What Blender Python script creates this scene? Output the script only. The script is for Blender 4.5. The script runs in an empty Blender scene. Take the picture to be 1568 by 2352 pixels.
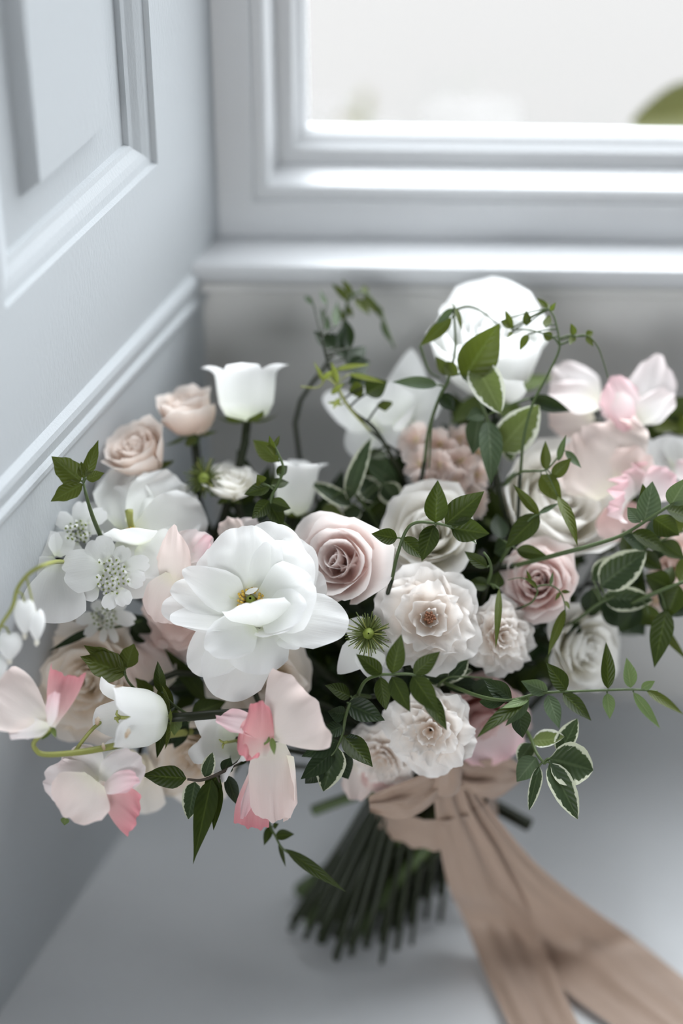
import bpy, math, random
import numpy as np
from mathutils import Vector, Matrix, Quaternion

# ------------------------------------------------------------------ camera
scene = bpy.context.scene
IMG_W, IMG_H, FPX = 1568.0, 2352.0, 4800.0
PITCH, YAW, CAM_Z = math.radians(36.5), math.radians(1.5), 0.80
FOCUS = 0.928
_c, _s = math.cos(YAW), math.sin(YAW)
FWD = np.array([-_s * math.cos(PITCH), _c * math.cos(PITCH), -math.sin(PITCH)])
RIGHT = np.array([_c, _s, 0.0])
UP = np.cross(RIGHT, FWD)
CAM = np.array([0.0, 0.0, CAM_Z])
cam_data = bpy.data.cameras.new('camera')
cam = bpy.data.objects.new('camera', cam_data)
scene.collection.objects.link(cam)
m = Matrix((tuple(RIGHT), tuple(UP), tuple(-FWD))).transposed().to_4x4()
m.translation = Vector(CAM)
cam.matrix_world = m
cam_data.sensor_fit = 'VERTICAL'
cam_data.sensor_height = 36.0
cam_data.sensor_width = 24.0
cam_data.lens = FPX / IMG_H * 36.0
cam_data.clip_start = 0.02
cam_data.dof.use_dof = True
cam_data.dof.focus_distance = FOCUS
cam_data.dof.aperture_fstop = cam_data.lens / 40.0
scene.camera = cam

# ------------------------------------------------------------------ sky, exposure
SKY = 3.0
world = bpy.data.worlds.new('overcast_sky')
scene.world = world
world.use_nodes = True
wn = world.node_tree
wn.nodes.clear()
w_out = wn.nodes.new('ShaderNodeOutputWorld')
w_bg = wn.nodes.new('ShaderNodeBackground')
w_tc = wn.nodes.new('ShaderNodeTexCoord')
w_sep = wn.nodes.new('ShaderNodeSeparateXYZ')
w_map = wn.nodes.new('ShaderNodeMapRange')      # overcast luminance: the zenith about three times the horizon
w_map.inputs['From Min'].default_value = 0.0
w_map.inputs['From Max'].default_value = 1.0
w_map.inputs['To Min'].default_value = SKY * 0.8
w_map.inputs['To Max'].default_value = SKY
wn.links.new(w_tc.outputs['Generated'], w_sep.inputs[0])
wn.links.new(w_sep.outputs['Z'], w_map.inputs['Value'])
wn.links.new(w_map.outputs[0], w_bg.inputs['Strength'])
w_bg.inputs['Color'].default_value = (0.945, 0.965, 1.0, 1)
wn.links.new(w_bg.outputs[0], w_out.inputs[0])
scene.view_settings.view_transform = 'Standard'
scene.view_settings.look = 'None'
scene.view_settings.gamma = 1.0
scene.view_settings.use_curve_mapping = False
scene.view_settings.exposure = 2.15
scene.cycles.max_bounces = 12
scene.cycles.diffuse_bounces = 7
scene.cycles.transparent_max_bounces = 12
scene.cycles.sample_clamp_indirect = 6.0

# window openings in metres (also used by the daylight portals)
YP, YF = 0.9044, 0.9284            # panel under the sill, frame plane above it
WX0, WX1, WZ0, WZ1 = -0.0385, 0.86, 0.3445, 1.50    # glass of the window in view
def portal(name, loc, rot, sx, sy):
    l = bpy.data.lights.new(name, 'AREA')
    l.shape = 'RECTANGLE'; l.size = sx; l.size_y = sy
    l.cycles.is_portal = True
    o = bpy.data.objects.new(name, l)
    o.location = loc; o.rotation_euler = rot
    scene.collection.objects.link(o)
portal('daylight_portal', ((WX0 + WX1) / 2, YF + 0.075, (WZ0 + WZ1) / 2), (math.radians(-90), 0, 0), WX1 - WX0, WZ1 - WZ0)
portal('daylight_portal', (-1.15, -2.85, 1.0), (math.radians(90), 0, 0), 2.1, 1.5)  # guides sky light through the added fill window

# ------------------------------------------------------------------ helpers
COL = scene.collection
rng = random.Random(7)
def at(px, py, d):
    """the point at depth d (metres along the lens axis) seen at pixel px, py of the 1568 x 2352 frame"""
    return CAM + d * (FWD + (px - IMG_W / 2) / FPX * RIGHT - (py - IMG_H / 2) / FPX * UP)
def atz(px, py, z):
    r = FWD + (px - IMG_W / 2) / FPX * RIGHT - (py - IMG_H / 2) / FPX * UP
    return CAM + r * ((z - CAM_Z) / r[2])
def vv(x, y, z):
    return x * RIGHT + y * UP - z * FWD
def unit(a):
    a = np.asarray(a, float)
    return a / (np.linalg.norm(a) + 1e-12)

def empty(name, loc, axis=None, roll=0.0):
    o = bpy.data.objects.new(name, None)
    o.empty_display_size = 0.01
    if axis is None:
        M = Matrix.Identity(4)
    else:
        q = Vector((0, 0, 1)).rotation_difference(Vector(tuple(axis)))
        M = (q @ Quaternion((0, 0, 1), roll)).to_matrix().to_4x4()
    M.translation = Vector(tuple(loc))
    o.matrix_world = M
    COL.objects.link(o)
    return o
def tag(o, label=None, cat=None, group=None, kind=None):
    if label: o['label'] = label
    if cat: o['category'] = cat
    if group: o['group'] = group
    if kind: o['kind'] = kind
    return o
def root_inv(root):
    M = np.array(root.matrix_basis.inverted())
    while root.parent is not None:
        root = root.parent
        M = M @ np.array(root.matrix_basis.inverted())
    return M
def mesh_obj(name, verts, faces, mat, parent=None, uvs=None, smooth=True, world=True, label=None):
    v = np.asarray(verts, float).reshape(-1, 3)
    if parent is not None and world:
        M = root_inv(parent)
        v = v @ M[:3, :3].T + M[:3, 3]
    me = bpy.data.meshes.new(name)
    me.from_pydata(v.tolist(), [], faces)
    if uvs is not None:
        uvs = np.asarray(uvs, float)
        lay = me.uv_layers.new(name='UVMap')
        li = np.empty(len(me.loops), dtype=np.int32)
        me.loops.foreach_get('vertex_index', li)
        lay.data.foreach_set('uv', uvs[li].ravel())
    if smooth:
        me.polygons.foreach_set('use_smooth', [True] * len(me.polygons))
    if mat is not None:
        me.materials.append(mat)
    o = bpy.data.objects.new(name, me)
    if parent is not None:
        o.parent = parent
    COL.objects.link(o)
    if label: o['label'] = label
    return o
def grid_faces(nv, nu, wrap=False):
    f = []
    w = nu if wrap else nu + 1
    for j in range(nv):
        for i in range(nu):
            a = j * w + i; b = j * w + (i + 1) % w
            f.append((a, b, b + w, a + w))
    return f

class MB:
    """collects shapes for one mesh"""
    def __init__(self): self.v, self.f = [], []
    def add(self, v, f):
        o = len(self.v); self.v += [tuple(x) for x in v]; self.f += [tuple(i + o for i in q) for q in f]
    def box(self, lo, hi):
        x0, y0, z0 = lo; x1, y1, z1 = hi
        self.add([(x0, y0, z0), (x1, y0, z0), (x1, y1, z0), (x0, y1, z0), (x0, y0, z1), (x1, y0, z1), (x1, y1, z1), (x0, y1, z1)],
                 [(0, 3, 2, 1), (4, 5, 6, 7), (0, 1, 5, 4), (1, 2, 6, 5), (2, 3, 7, 6), (3, 0, 4, 7)])
    def build(self, name, mat, parent=None, smooth=False, label=None):
        return mesh_obj(name, self.v, self.f, mat, parent, smooth=smooth, label=label)

def tube(pts, radii, n=7, cap=True):
    pts = np.asarray(pts, float)
    k = len(pts)
    radii = np.broadcast_to(np.asarray(radii, float), (k,))
    tan = np.gradient(pts, axis=0)
    tan /= np.linalg.norm(tan, axis=1)[:, None] + 1e-12
    ref = np.array([0.31, 0.2, 0.93])
    if abs(tan[0] @ ref) > 0.9: ref = np.array([1.0, 0, 0])
    a = unit(np.cross(tan[0], ref)); vs = []
    for i in range(k):
        a = unit(a - tan[i] * (a @ tan[i])); b = np.cross(tan[i], a)
        for j in range(n):
            t = 2 * math.pi * j / n
            vs.append(pts[i] + radii[i] * (math.cos(t) * a + math.sin(t) * b))
    f = grid_faces(k - 1, n, wrap=True)
    if cap:
        f.append(tuple(range(n - 1, -1, -1))); f.append(tuple((k - 1) * n + j for j in range(n)))
    return vs, f
def spline(ctrl, n=24):
    """Catmull-Rom through the control points"""
    c = np.asarray(ctrl, float)
    if len(c) == 2:
        return np.linspace(c[0], c[1], n)
    c = np.vstack([2 * c[0] - c[1], c, 2 * c[-1] - c[-2]])
    out = []; segs = len(c) - 3
    per = max(2, n // segs)
    for i in range(segs):
        p0, p1, p2, p3 = c[i:i + 4]
        for t in np.linspace(0, 1, per, endpoint=(i == segs - 1)):
            out.append(0.5 * (2 * p1 + (p2 - p0) * t + (2 * p0 - 5 * p1 + 4 * p2 - p3) * t * t + (3 * p1 - p0 - 3 * p2 + p3) * t ** 3))
    return np.array(out)

# ------------------------------------------------------------------ materials
def new_mat(name):
    mt = bpy.data.materials.new(name); mt.use_nodes = True
    nt = mt.node_tree; nt.nodes.clear()
    return mt, nt, nt.nodes.new('ShaderNodeOutputMaterial')
def nd(nt, typ, **kw):
    n = nt.nodes.new(typ)
    for k, v in kw.items():
        if k.startswith('i_'): n.inputs[k[2:].replace('_', ' ')].default_value = v
        else: setattr(n, k, v)
    return n
def rgba(c): return (c[0], c[1], c[2], 1.0)
def mixcol(nt, fac, a, b):
    n = nt.nodes.new('ShaderNodeMix'); n.data_type = 'RGBA'
    if hasattr(fac, 'links'): nt.links.new(fac, n.inputs[0])
    else: n.inputs[0].default_value = fac
    for s, c in ((6, a), (7, b)):
        if hasattr(c, 'links'): nt.links.new(c, n.inputs[s])
        else: n.inputs[s].default_value = rgba(c)
    return n.outputs[2]
def ramp(nt, val, stops):
    n = nt.nodes.new('ShaderNodeValToRGB')
    els = n.color_ramp.elements
    while len(els) < len(stops): els.new(0.5)
    for e, (p, c) in zip(els, stops):
        e.position = p; e.color = rgba(c)
    nt.links.new(val, n.inputs[0])
    return n.outputs[0]
def math_(nt, op, a, b=None):
    n = nt.nodes.new('ShaderNodeMath'); n.operation = op
    for i, x in enumerate((a, b)):
        if x is None: continue
        if hasattr(x, 'links'): nt.links.new(x, n.inputs[i])
        else: n.inputs[i].default_value = x
    return n.outputs[0]
def uv_split(nt):
    uv = nt.nodes.new('ShaderNodeUVMap'); uv.uv_map = 'UVMap'
    sp = nt.nodes.new('ShaderNodeSeparateXYZ'); nt.links.new(uv.outputs[0], sp.inputs[0])
    return uv.outputs[0], sp.outputs[0], sp.outputs[1]
def streaks(nt, uv, su, sv, detail=3.0):
    mp = nd(nt, 'ShaderNodeMapping'); mp.inputs['Scale'].default_value = (su, sv, 1)
    nt.links.new(uv, mp.inputs[0])
    no = nd(nt, 'ShaderNodeTexNoise', i_Scale=1.0, i_Detail=detail, i_Roughness=0.6)
    nt.links.new(mp.outputs[0], no.inputs['Vector'])
    return no.outputs[0]
def petal_mat(name, stops, trans=0.46, vein=0.10, rough=0.55, edge=None, edge_from=0.8):
    mt, nt, out = new_mat(name)
    uv, u, v = uv_split(nt)
    col = ramp(nt, v, stops)
    st = streaks(nt, uv, 26, 1.6)
    dark = mixcol(nt, 1.0, col, col)
    hs = nd(nt, 'ShaderNodeHueSaturation', i_Saturation=1.25, i_Value=0.93)
    nt.links.new(col, hs.inputs['Color'])
    f = math_(nt, 'MULTIPLY', st, vein * 4)
    col = mixcol(nt, f, col, hs.outputs[0])
    if edge is not None:
        au = math_(nt, 'ABSOLUTE', math_(nt, 'SUBTRACT', math_(nt, 'MULTIPLY', u, 2.0), 1.0))
        e = math_(nt, 'MAXIMUM', au, v)
        mr = nd(nt, 'ShaderNodeMapRange'); mr.inputs['From Min'].default_value = edge_from
        nt.links.new(e, mr.inputs['Value'])
        col = mixcol(nt, mr.outputs[0], col, edge)
    bs = nd(nt, 'ShaderNodeBsdfPrincipled', i_Roughness=rough)
    bs.inputs['Specular IOR Level'].default_value = 0.25
    bs.inputs['Sheen Weight'].default_value = 0.08
    bp = nd(nt, 'ShaderNodeBump', i_Strength=0.22, i_Distance=0.0008)
    nt.links.new(st, bp.inputs['Height'])
    nt.links.new(bp.outputs[0], bs.inputs['Normal'])
    tr = nd(nt, 'ShaderNodeBsdfTranslucent')
    nt.links.new(col, bs.inputs['Base Color']); nt.links.new(col, tr.inputs['Color'])
    mx = nd(nt, 'ShaderNodeMixShader'); mx.inputs[0].default_value = trans
    nt.links.new(bs.outputs[0], mx.inputs[1]); nt.links.new(tr.outputs[0], mx.inputs[2])
    nt.links.new(mx.outputs[0], out.inputs[0])
    return mt
def leaf_mat(name, base, light, rib, margin=None, rough=0.42, trans=0.22):
    mt, nt, out = new_mat(name)
    uv, u, v = uv_split(nt)
    au = math_(nt, 'ABSOLUTE', math_(nt, 'SUBTRACT', math_(nt, 'MULTIPLY', u, 2.0), 1.0))
    geo = nd(nt, 'ShaderNodeTexCoord')
    no = nd(nt, 'ShaderNodeTexNoise', i_Scale=55.0, i_Detail=2.0)
    nt.links.new(geo.outputs['Object'], no.inputs['Vector'])
    mr = nd(nt, 'ShaderNodeMapRange'); mr.inputs['From Min'].default_value = 0.35; mr.inputs['From Max'].default_value = 0.7
    nt.links.new(no.outputs[0], mr.inputs['Value'])
    col = mixcol(nt, mr.outputs[0], base, light)
    # side veins: slanted bands, very faint
    wv = nd(nt, 'ShaderNodeTexWave', i_Scale=2.6, i_Distortion=0.5)
    cb = nd(nt, 'ShaderNodeCombineXYZ')
    nt.links.new(math_(nt, 'SUBTRACT', v, math_(nt, 'MULTIPLY', au, 0.25)), cb.inputs[0])
    nt.links.new(cb.outputs[0], wv.inputs['Vector'])
    col = mixcol(nt, math_(nt, 'MULTIPLY', wv.outputs[1], 0.10), col, rib)
    ribf = nd(nt, 'ShaderNodeMapRange'); ribf.inputs['From Min'].default_value = 0.11; ribf.inputs['From Max'].default_value = 0.03
    nt.links.new(au, ribf.inputs['Value'])
    col = mixcol(nt, math_(nt, 'MULTIPLY', ribf.outputs[0], 0.65), col, rib)
    if margin is not None:
        n2 = streaks(nt, uv, 5, 9, 2.0)
        s = math_(nt, 'ADD', au, math_(nt, 'MULTIPLY', math_(nt, 'SUBTRACT', n2, 0.5), 0.55))
        s = math_(nt, 'ADD', s, math_(nt, 'MULTIPLY', math_(nt, 'SUBTRACT', v, 0.5), 0.18))
        mg = nd(nt, 'ShaderNodeMapRange'); mg.inputs['From Min'].default_value = 0.74; mg.inputs['From Max'].default_value = 0.80
        nt.links.new(s, mg.inputs['Value'])
        col = mixcol(nt, mg.outputs[0], col, margin)
    bs = nd(nt, 'ShaderNodeBsdfPrincipled', i_Roughness=rough)
    bs.inputs['Specular IOR Level'].default_value = 0.22
    bp = nd(nt, 'ShaderNodeBump', i_Strength=0.25, i_Distance=0.0006)
    nt.links.new(wv.outputs[1], bp.inputs['Height']); nt.links.new(bp.outputs[0], bs.inputs['Normal'])
    tr = nd(nt, 'ShaderNodeBsdfTranslucent')
    nt.links.new(col, bs.inputs['Base Color'])
    nt.links.new(mixcol(nt, 0.35, col, (0.25, 0.36, 0.04)), tr.inputs['Color'])
    mx = nd(nt, 'ShaderNodeMixShader'); mx.inputs[0].default_value = trans
    nt.links.new(bs.outputs[0], mx.inputs[1]); nt.links.new(tr.outputs[0], mx.inputs[2])
    nt.links.new(mx.outputs[0], out.inputs[0])
    return mt
def plain_mat(name, c1, c2, scale=60.0, rough=0.5, bump=0.15, dist=0.0005, stretch=(1, 1, 1), spec=0.4):
    mt, nt, out = new_mat(name)
    tc = nd(nt, 'ShaderNodeTexCoord')
    mp = nd(nt, 'ShaderNodeMapping'); mp.inputs['Scale'].default_value = stretch
    nt.links.new(tc.outputs['Object'], mp.inputs[0])
    no = nd(nt, 'ShaderNodeTexNoise', i_Scale=scale, i_Detail=4.0, i_Roughness=0.6)
    nt.links.new(mp.outputs[0], no.inputs['Vector'])
    col = mixcol(nt, no.outputs[0], c1, c2)
    bs = nd(nt, 'ShaderNodeBsdfPrincipled', i_Roughness=rough)
    bs.inputs['Specular IOR Level'].default_value = spec
    nt.links.new(col, bs.inputs['Base Color'])
    bp = nd(nt, 'ShaderNodeBump', i_Strength=bump, i_Distance=dist)
    nt.links.new(no.outputs[0], bp.inputs['Height']); nt.links.new(bp.outputs[0], bs.inputs['Normal'])
    nt.links.new(bs.outputs[0], out.inputs[0])
    return mt

W1 = (0.955, 0.955, 0.955)
MATS = {
    'white': petal_mat('white_petal', [(0.0, (0.84, 0.87, 0.72)), (0.22, (0.93, 0.94, 0.91)), (1.0, W1)], vein=0.05),
    'bell': petal_mat('bellflower_petal', [(0.0, (0.80, 0.84, 0.66)), (0.3, (0.93, 0.94, 0.91)), (1.0, (0.955, 0.955, 0.955))], vein=0.06),
    'cream': petal_mat('cream_petal', [(0.0, (0.80, 0.78, 0.58)), (0.45, (0.93, 0.91, 0.84)), (1.0, (0.955, 0.945, 0.925))]),
    'ivory': petal_mat('ivory_rose_petal', [(0.0, (0.93, 0.81, 0.70)), (0.4, (0.955, 0.90, 0.85)), (1.0, (0.965, 0.94, 0.92))]),
    'blush': petal_mat('blush_rose_petal', [(0.0, (0.95, 0.78, 0.74)), (0.5, (0.955, 0.845, 0.815)), (1.0, (0.965, 0.92, 0.905))], vein=0.12),
    'mauve': petal_mat('mauve_rose_petal', [(0.0, (0.83, 0.62, 0.59)), (0.5, (0.89, 0.73, 0.70)), (1.0, (0.945, 0.86, 0.84))], vein=0.12),
    'peach': petal_mat('peach_rose_petal', [(0.0, (0.93, 0.77, 0.66)), (0.5, (0.95, 0.83, 0.75)), (1.0, (0.96, 0.895, 0.85))], vein=0.10),
    'stock': petal_mat('peach_stock_petal', [(0.0, (0.90, 0.83, 0.60)), (0.25, (0.94, 0.79, 0.72)), (1.0, (0.96, 0.865, 0.825))], vein=0.10),
    'pea': petal_mat('pale_sweet_pea_petal', [(0.0, (0.93, 0.90, 0.77)), (0.3, (0.94, 0.86, 0.815)), (1.0, (0.935, 0.80, 0.765))], vein=0.14),
    'peawhite': petal_mat('white_sweet_pea_petal', [(0.0, (0.93, 0.93, 0.82)), (0.45, (0.955, 0.92, 0.91)), (1.0, (0.95, 0.86, 0.86))], vein=0.12),
    'coral': petal_mat('coral_sweet_pea_petal', [(0.0, (0.93, 0.88, 0.81)), (0.38, (0.91, 0.60, 0.60)), (1.0, (0.87, 0.38, 0.42))], vein=0.16),
    'pink': petal_mat('pink_sweet_pea_petal', [(0.0, (0.95, 0.93, 0.90)), (0.45, (0.94, 0.82, 0.83)), (1.0, (0.93, 0.66, 0.70))], vein=0.14),
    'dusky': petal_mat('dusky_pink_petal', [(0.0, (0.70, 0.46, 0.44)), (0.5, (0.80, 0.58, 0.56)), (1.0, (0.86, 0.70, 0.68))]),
    'beige': petal_mat('beige_petal', [(0.0, (0.88, 0.82, 0.68)), (0.5, (0.92, 0.85, 0.76)), (1.0, (0.94, 0.885, 0.83))]),
    'withered': petal_mat('withered_petal', [(0.0, (0.82, 0.76, 0.66)), (0.5, (0.66, 0.54, 0.42)), (1.0, (0.50, 0.37, 0.26))], trans=.3, vein=.2),
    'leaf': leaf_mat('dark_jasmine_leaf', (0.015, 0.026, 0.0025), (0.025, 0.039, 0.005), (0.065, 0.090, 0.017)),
    'young': leaf_mat('young_jasmine_leaf', (0.12, 0.18, 0.065), (0.16, 0.23, 0.10), (0.26, 0.32, 0.15), trans=0.3),
    'olive': leaf_mat('olive_green_leaf', (0.050, 0.064, 0.006), (0.070, 0.088, 0.011), (0.10, 0.13, 0.035), trans=0.2),
    'lime': leaf_mat('lime_tendril_leaf', (0.23, 0.27, 0.045), (0.29, 0.32, 0.075), (0.34, 0.36, 0.12), trans=0.35),
    'tan': leaf_mat('tan_dry_leaf', (0.13, 0.115, 0.09), (0.15, 0.13, 0.10), (0.16, 0.14, 0.11), trans=0.1),
    'shrubleaf': leaf_mat('garden_shrub_leaf', (0.050, 0.052, 0.014), (0.060, 0.062, 0.018), (0.08, 0.085, 0.03), trans=0.04),
    'grey': leaf_mat('grey_green_leaf', (0.052, 0.082, 0.042), (0.080, 0.115, 0.064), (0.14, 0.18, 0.11), rough=0.5),
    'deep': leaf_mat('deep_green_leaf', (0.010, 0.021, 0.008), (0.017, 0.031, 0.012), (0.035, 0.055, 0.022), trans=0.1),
    'varie': leaf_mat('variegated_leaf', (0.024, 0.042, 0.020), (0.040, 0.062, 0.030), (0.085, 0.12, 0.06), margin=(0.60, 0.62, 0.48)),
    'varieo': leaf_mat('olive_variegated_leaf', (0.12, 0.155, 0.05), (0.155, 0.195, 0.07), (0.22, 0.27, 0.11), margin=(0.80, 0.81, 0.72), trans=0.35),
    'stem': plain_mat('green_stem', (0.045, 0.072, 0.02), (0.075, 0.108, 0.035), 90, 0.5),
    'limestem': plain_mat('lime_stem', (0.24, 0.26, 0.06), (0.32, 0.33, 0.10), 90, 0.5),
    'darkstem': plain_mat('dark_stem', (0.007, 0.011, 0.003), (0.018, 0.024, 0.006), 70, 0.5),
    'brownstem': plain_mat('brown_stem', (0.035, 0.028, 0.018), (0.06, 0.045, 0.03), 90, 0.6),
    'sepalstem': plain_mat('olive_bract', (0.07, 0.095, 0.018), (0.12, 0.15, 0.035), 300, 0.6),
    'anther': plain_mat('yellow_anther', (0.66, 0.42, 0.055), (0.78, 0.54, 0.11), 400, 0.7),
    'pistil': plain_mat('green_pistil', (0.15, 0.20, 0.03), (0.24, 0.29, 0.05), 500, 0.6),
    'brown': plain_mat('brown_anther', (0.16, 0.06, 0.03), (0.26, 0.11, 0.05), 400, 0.7),
    'sepal': leaf_mat('sepal_green', (0.09, 0.13, 0.035), (0.13, 0.18, 0.05), (0.18, 0.22, 0.08), trans=0.2),
}

# ------------------------------------------------------------------ room
PAINT = plain_mat('white_gloss_paint', (0.46, 0.485, 0.505), (0.475, 0.50, 0.52), 900, 0.55, bump=0.7, dist=0.00025, stretch=(1, 1, 0.25), spec=0.18)
PAINT_W = plain_mat('window_paint', (0.535, 0.547, 0.562), (0.555, 0.567, 0.582), 500, 0.30, bump=0.12, dist=0.0002, spec=0.7)
PAINT_P = plain_mat('warm_panel_paint', (0.54, 0.535, 0.52), (0.57, 0.565, 0.55), 300, 0.5, bump=0.1, dist=0.0002)
PAINT_S = plain_mat('seat_paint', (0.56, 0.575, 0.59), (0.60, 0.615, 0.63), 40, 0.30, bump=0.04, dist=0.0003, spec=0.6)
PLASTER = plain_mat('room_plaster', (0.36, 0.36, 0.355), (0.40, 0.40, 0.395), 30, 0.8)
BOARDS = plain_mat('oak_boards', (0.25, 0.17, 0.10), (0.34, 0.24, 0.15), 6, 0.5, stretch=(1, 8, 1))
PAVING = plain_mat('grey_gravel', (0.0800, 0.0772, 0.0745), (0.0825, 0.0796, 0.077), 3, 0.95, spec=0.1)

# left reveal: coordinates (s along the wall from the corner towards the room, z up, off out of the wall)
LA, LB = 0.38267, -0.43902
LC = np.array([LA * YP + LB, YP]); LD = unit([-LA, -1.0]); LN = np.array([0.93395, -0.35739])
def lw(s, z, off):
    q = LC + LD * s + LN * off
    return (q[0], q[1], z)
def ring(profile, rect, place, closed_inner=False):
    """mitred rectangular frame: profile is a list of (inset, depth); rect (a0, b0, a1, b1)"""
    a0, b0, a1, b1 = rect
    vs, fs = [], []
    for t, d in profile:
        for a, b in ((a0 + t, b0 + t), (a1 - t, b0 + t), (a1 - t, b1 - t), (a0 + t, b1 - t)):
            vs.append(place(a, b, d))
    for k in range(len(profile) - 1):
        for i in range(4):
            j = (i + 1) % 4
            fs.append((4 * k + i, 4 * k + j, 4 * k + 4 + j, 4 * k + 4 + i))
    if closed_inner:
        k = 4 * (len(profile) - 1); fs.append((k, k + 1, k + 2, k + 3))
    return vs, fs
S_END, Z_TOP = 0.62, 1.62
OFF = -0.002
wall_left = empty('wall_left', (LC[0], LC[1], 0)); tag(wall_left, kind='structure')
P0 = (0.0365, 0.354, 0.177, 1.40)          # the shutter panel's opening
mb = MB()
sa, sb = -0.06, S_END
def lq(a, b, off=OFF): mb.add([lw(a[0], a[1], off), lw(b[0], a[1], off), lw(b[0], b[1], off), lw(a[0], b[1], off)], [(0, 1, 2, 3)])
Z_SK = 0.2790
lq((sa, Z_SK), (P0[0], Z_TOP)); lq((P0[0], Z_SK), (P0[2], P0[1])); lq((P0[0], P0[3]), (P0[2], Z_TOP))
P1 = (0.240, 0.354, 0.56, 1.40)            # the next panel of the reveal, beyond the frame
lq((P0[2], Z_SK), (P1[0], Z_TOP)); lq((P1[0], Z_SK), (P1[2], P1[1])); lq((P1[0], P1[3]), (P1[2], Z_TOP)); lq((P1[2], Z_SK), (sb, Z_TOP))
mb.build('rail', PAINT, wall_left)
for PR in (P0, P1):
    prof = [(0.0, OFF), (0.0012, OFF - 0.0022), (0.0050, OFF - 0.0026), (0.0085, OFF - 0.0036), (0.0125, OFF - 0.0056), (0.0150, OFF - 0.0062), (0.0160, OFF - 0.0085)]
    v, f = ring(prof, PR, lambda a, b, d: lw(a, b, d))
    mesh_obj('panel_moulding', v, f, PAINT, wall_left, smooth=False)
    v, f = ring([(0.016, OFF - 0.0085), (0.0335, OFF - 0.0085), (0.0385, OFF - 0.0028), (0.039, OFF - 0.0015), (0.04, OFF - 0.0015)], PR, lambda a, b, d: lw(a, b, d), True)
    mesh_obj('raised_panel', v, f, PAINT, wall_left, smooth=False)
# skirting of the reveal, with its moulded top
sk = [(0.0, 0.0), (0.2600, 0.0), (0.2612, 0.0012), (0.2640, 0.0024), (0.2668, 0.0026), (0.2684, 0.0014), (0.2690, 0.0004), (0.2720, 0.0010), (0.2755, 0.0018), (0.2785, 0.0012), (0.2800, -0.0005), (0.2815, -0.0030), (0.2825, -0.0042)]
v = []
for z, off in sk:
    v += [lw(-0.06, z, off), lw(S_END, z, off)]
f = [(2 * i, 2 * i + 1, 2 * i + 3, 2 * i + 2) for i in range(len(sk) - 1)]
tag(mesh_obj('baseboard_left', v, f, PAINT, None, smooth=False), kind='structure')

# panel under the sill
wall_back = empty('wall_back', (0.35, YP, 0)); tag(wall_back, kind='structure')
mb = MB(); mb.box((-0.2, YP, -0.02), (1.4, YP + 0.10, 0.279)); mb.build('under_sill_panel', PAINT_P, wall_back)
# sill: board with a rounded nosing
sill_prof = [(YP + 0.09, 0.2745), (YP - 0.002, 0.2745), (YP - 0.0050, 0.2752), (YP - 0.0064, 0.2780), (YP - 0.0064, 0.2820), (YP - 0.0050, 0.2845), (YP - 0.002, 0.2854), (YP + 0.09, 0.2854)]
v = []
for y, z in sill_prof: v += [(-0.2, y, z), (1.4, y, z)]
f = [(2 * i, 2 * i + 1, 2 * i + 3, 2 * i + 2) for i in range(len(sill_prof) - 1)]
tag(mesh_obj('trim_1', v, f, PAINT_W, None, smooth=False), kind='structure')
bead = MB()
vb, fb = tube([(-0.2, YP - 0.0012, 0.2702), (1.4, YP - 0.0012, 0.2702)], 0.0030, 10)
bead.add(vb, fb); tag(bead.build('trim_2', PAINT_P, None, True), kind='structure')

# window in view: casing, sash, glazing bead, pane
win = empty('window_1', (0.4, YF, 0.2824)); tag(win, kind='structure')
place = lambda a, b, d: (a, YF + d, b)
X0 = -0.0872
rect = (X0, 0.2854, 2 * 0.41 - X0, 1.58)
v, f = ring([(-0.10, -0.0005), (0.0, 0.0), (0.0185, 0.0), (0.0200, 0.0025), (0.0245, 0.0025), (0.0262, 0.004), (0.0305, 0.0200)], rect, place)
mesh_obj('casing', v, f, PAINT_W, win, smooth=False)
v, f = ring([(0.0305, 0.0200), (0.0380, 0.0205), (0.0400, 0.0235), (0.0430, 0.0265), (0.0452, 0.0305), (0.0456, 0.0335), (0.0330, 0.0460), (0.0200, 0.0480)], rect, place)
mesh_obj('sash', v, f, PAINT_W, win, smooth=False)
gm, gnt, gout = new_mat('window_glass')
gt = nd(gnt, 'ShaderNodeBsdfTransparent'); gt.inputs[0].default_value = (0.97, 0.98, 0.98, 1)
gg = nd(gnt, 'ShaderNodeBsdfGlossy', i_Roughness=0.02)
glw = nd(gnt, 'ShaderNodeLayerWeight'); glw.inputs['Blend'].default_value = 0.5
gp = nd(gnt, 'ShaderNodeMath', operation='POWER'); gp.inputs[1].default_value = 5.0
gnt.links.new(glw.outputs['Facing'], gp.inputs[0])
gf = nd(gnt, 'ShaderNodeMapRange'); gf.inputs['To Min'].default_value = 0.04
gnt.links.new(gp.outputs[0], gf.inputs['Value'])
gx = nd(gnt, 'ShaderNodeMixShader')
gnt.links.new(gf.outputs[0], gx.inputs[0]); gnt.links.new(gt.outputs[0], gx.inputs[1]); gnt.links.new(gg.outputs[0], gx.inputs[2])
gnt.links.new(gx.outputs[0], gout.inputs[0])
mb = MB(); mb.box((X0 + 0.0440, YF + 0.0308, 0.2854 + 0.0440), (0.82 - X0 - 0.0440, YF + 0.0332, 1.58 - 0.0440))
mb.build('pane', gm, win)

# window seat
seat = empty('window_seat', (0.2, 0.62, -0.44))
tag(seat, 'white painted window seat board that the bouquet stands on', 'window seat')
mb = MB(); mb.box((-0.45, 0.335, -0.035), (1.30, YP + 0.03, 0.0)); mb.build('seat_board', PAINT_S, seat)
mb = MB(); mb.box((-0.45, 0.36, -0.45), (1.30, 0.385, -0.035)); mb.build('front_panel', PAINT, seat)

# room behind the camera, closed
def st_box(name, lo, hi, mat):
    b = MB(); b.box(lo, hi); return tag(b.build(name, mat), kind='structure')
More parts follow.
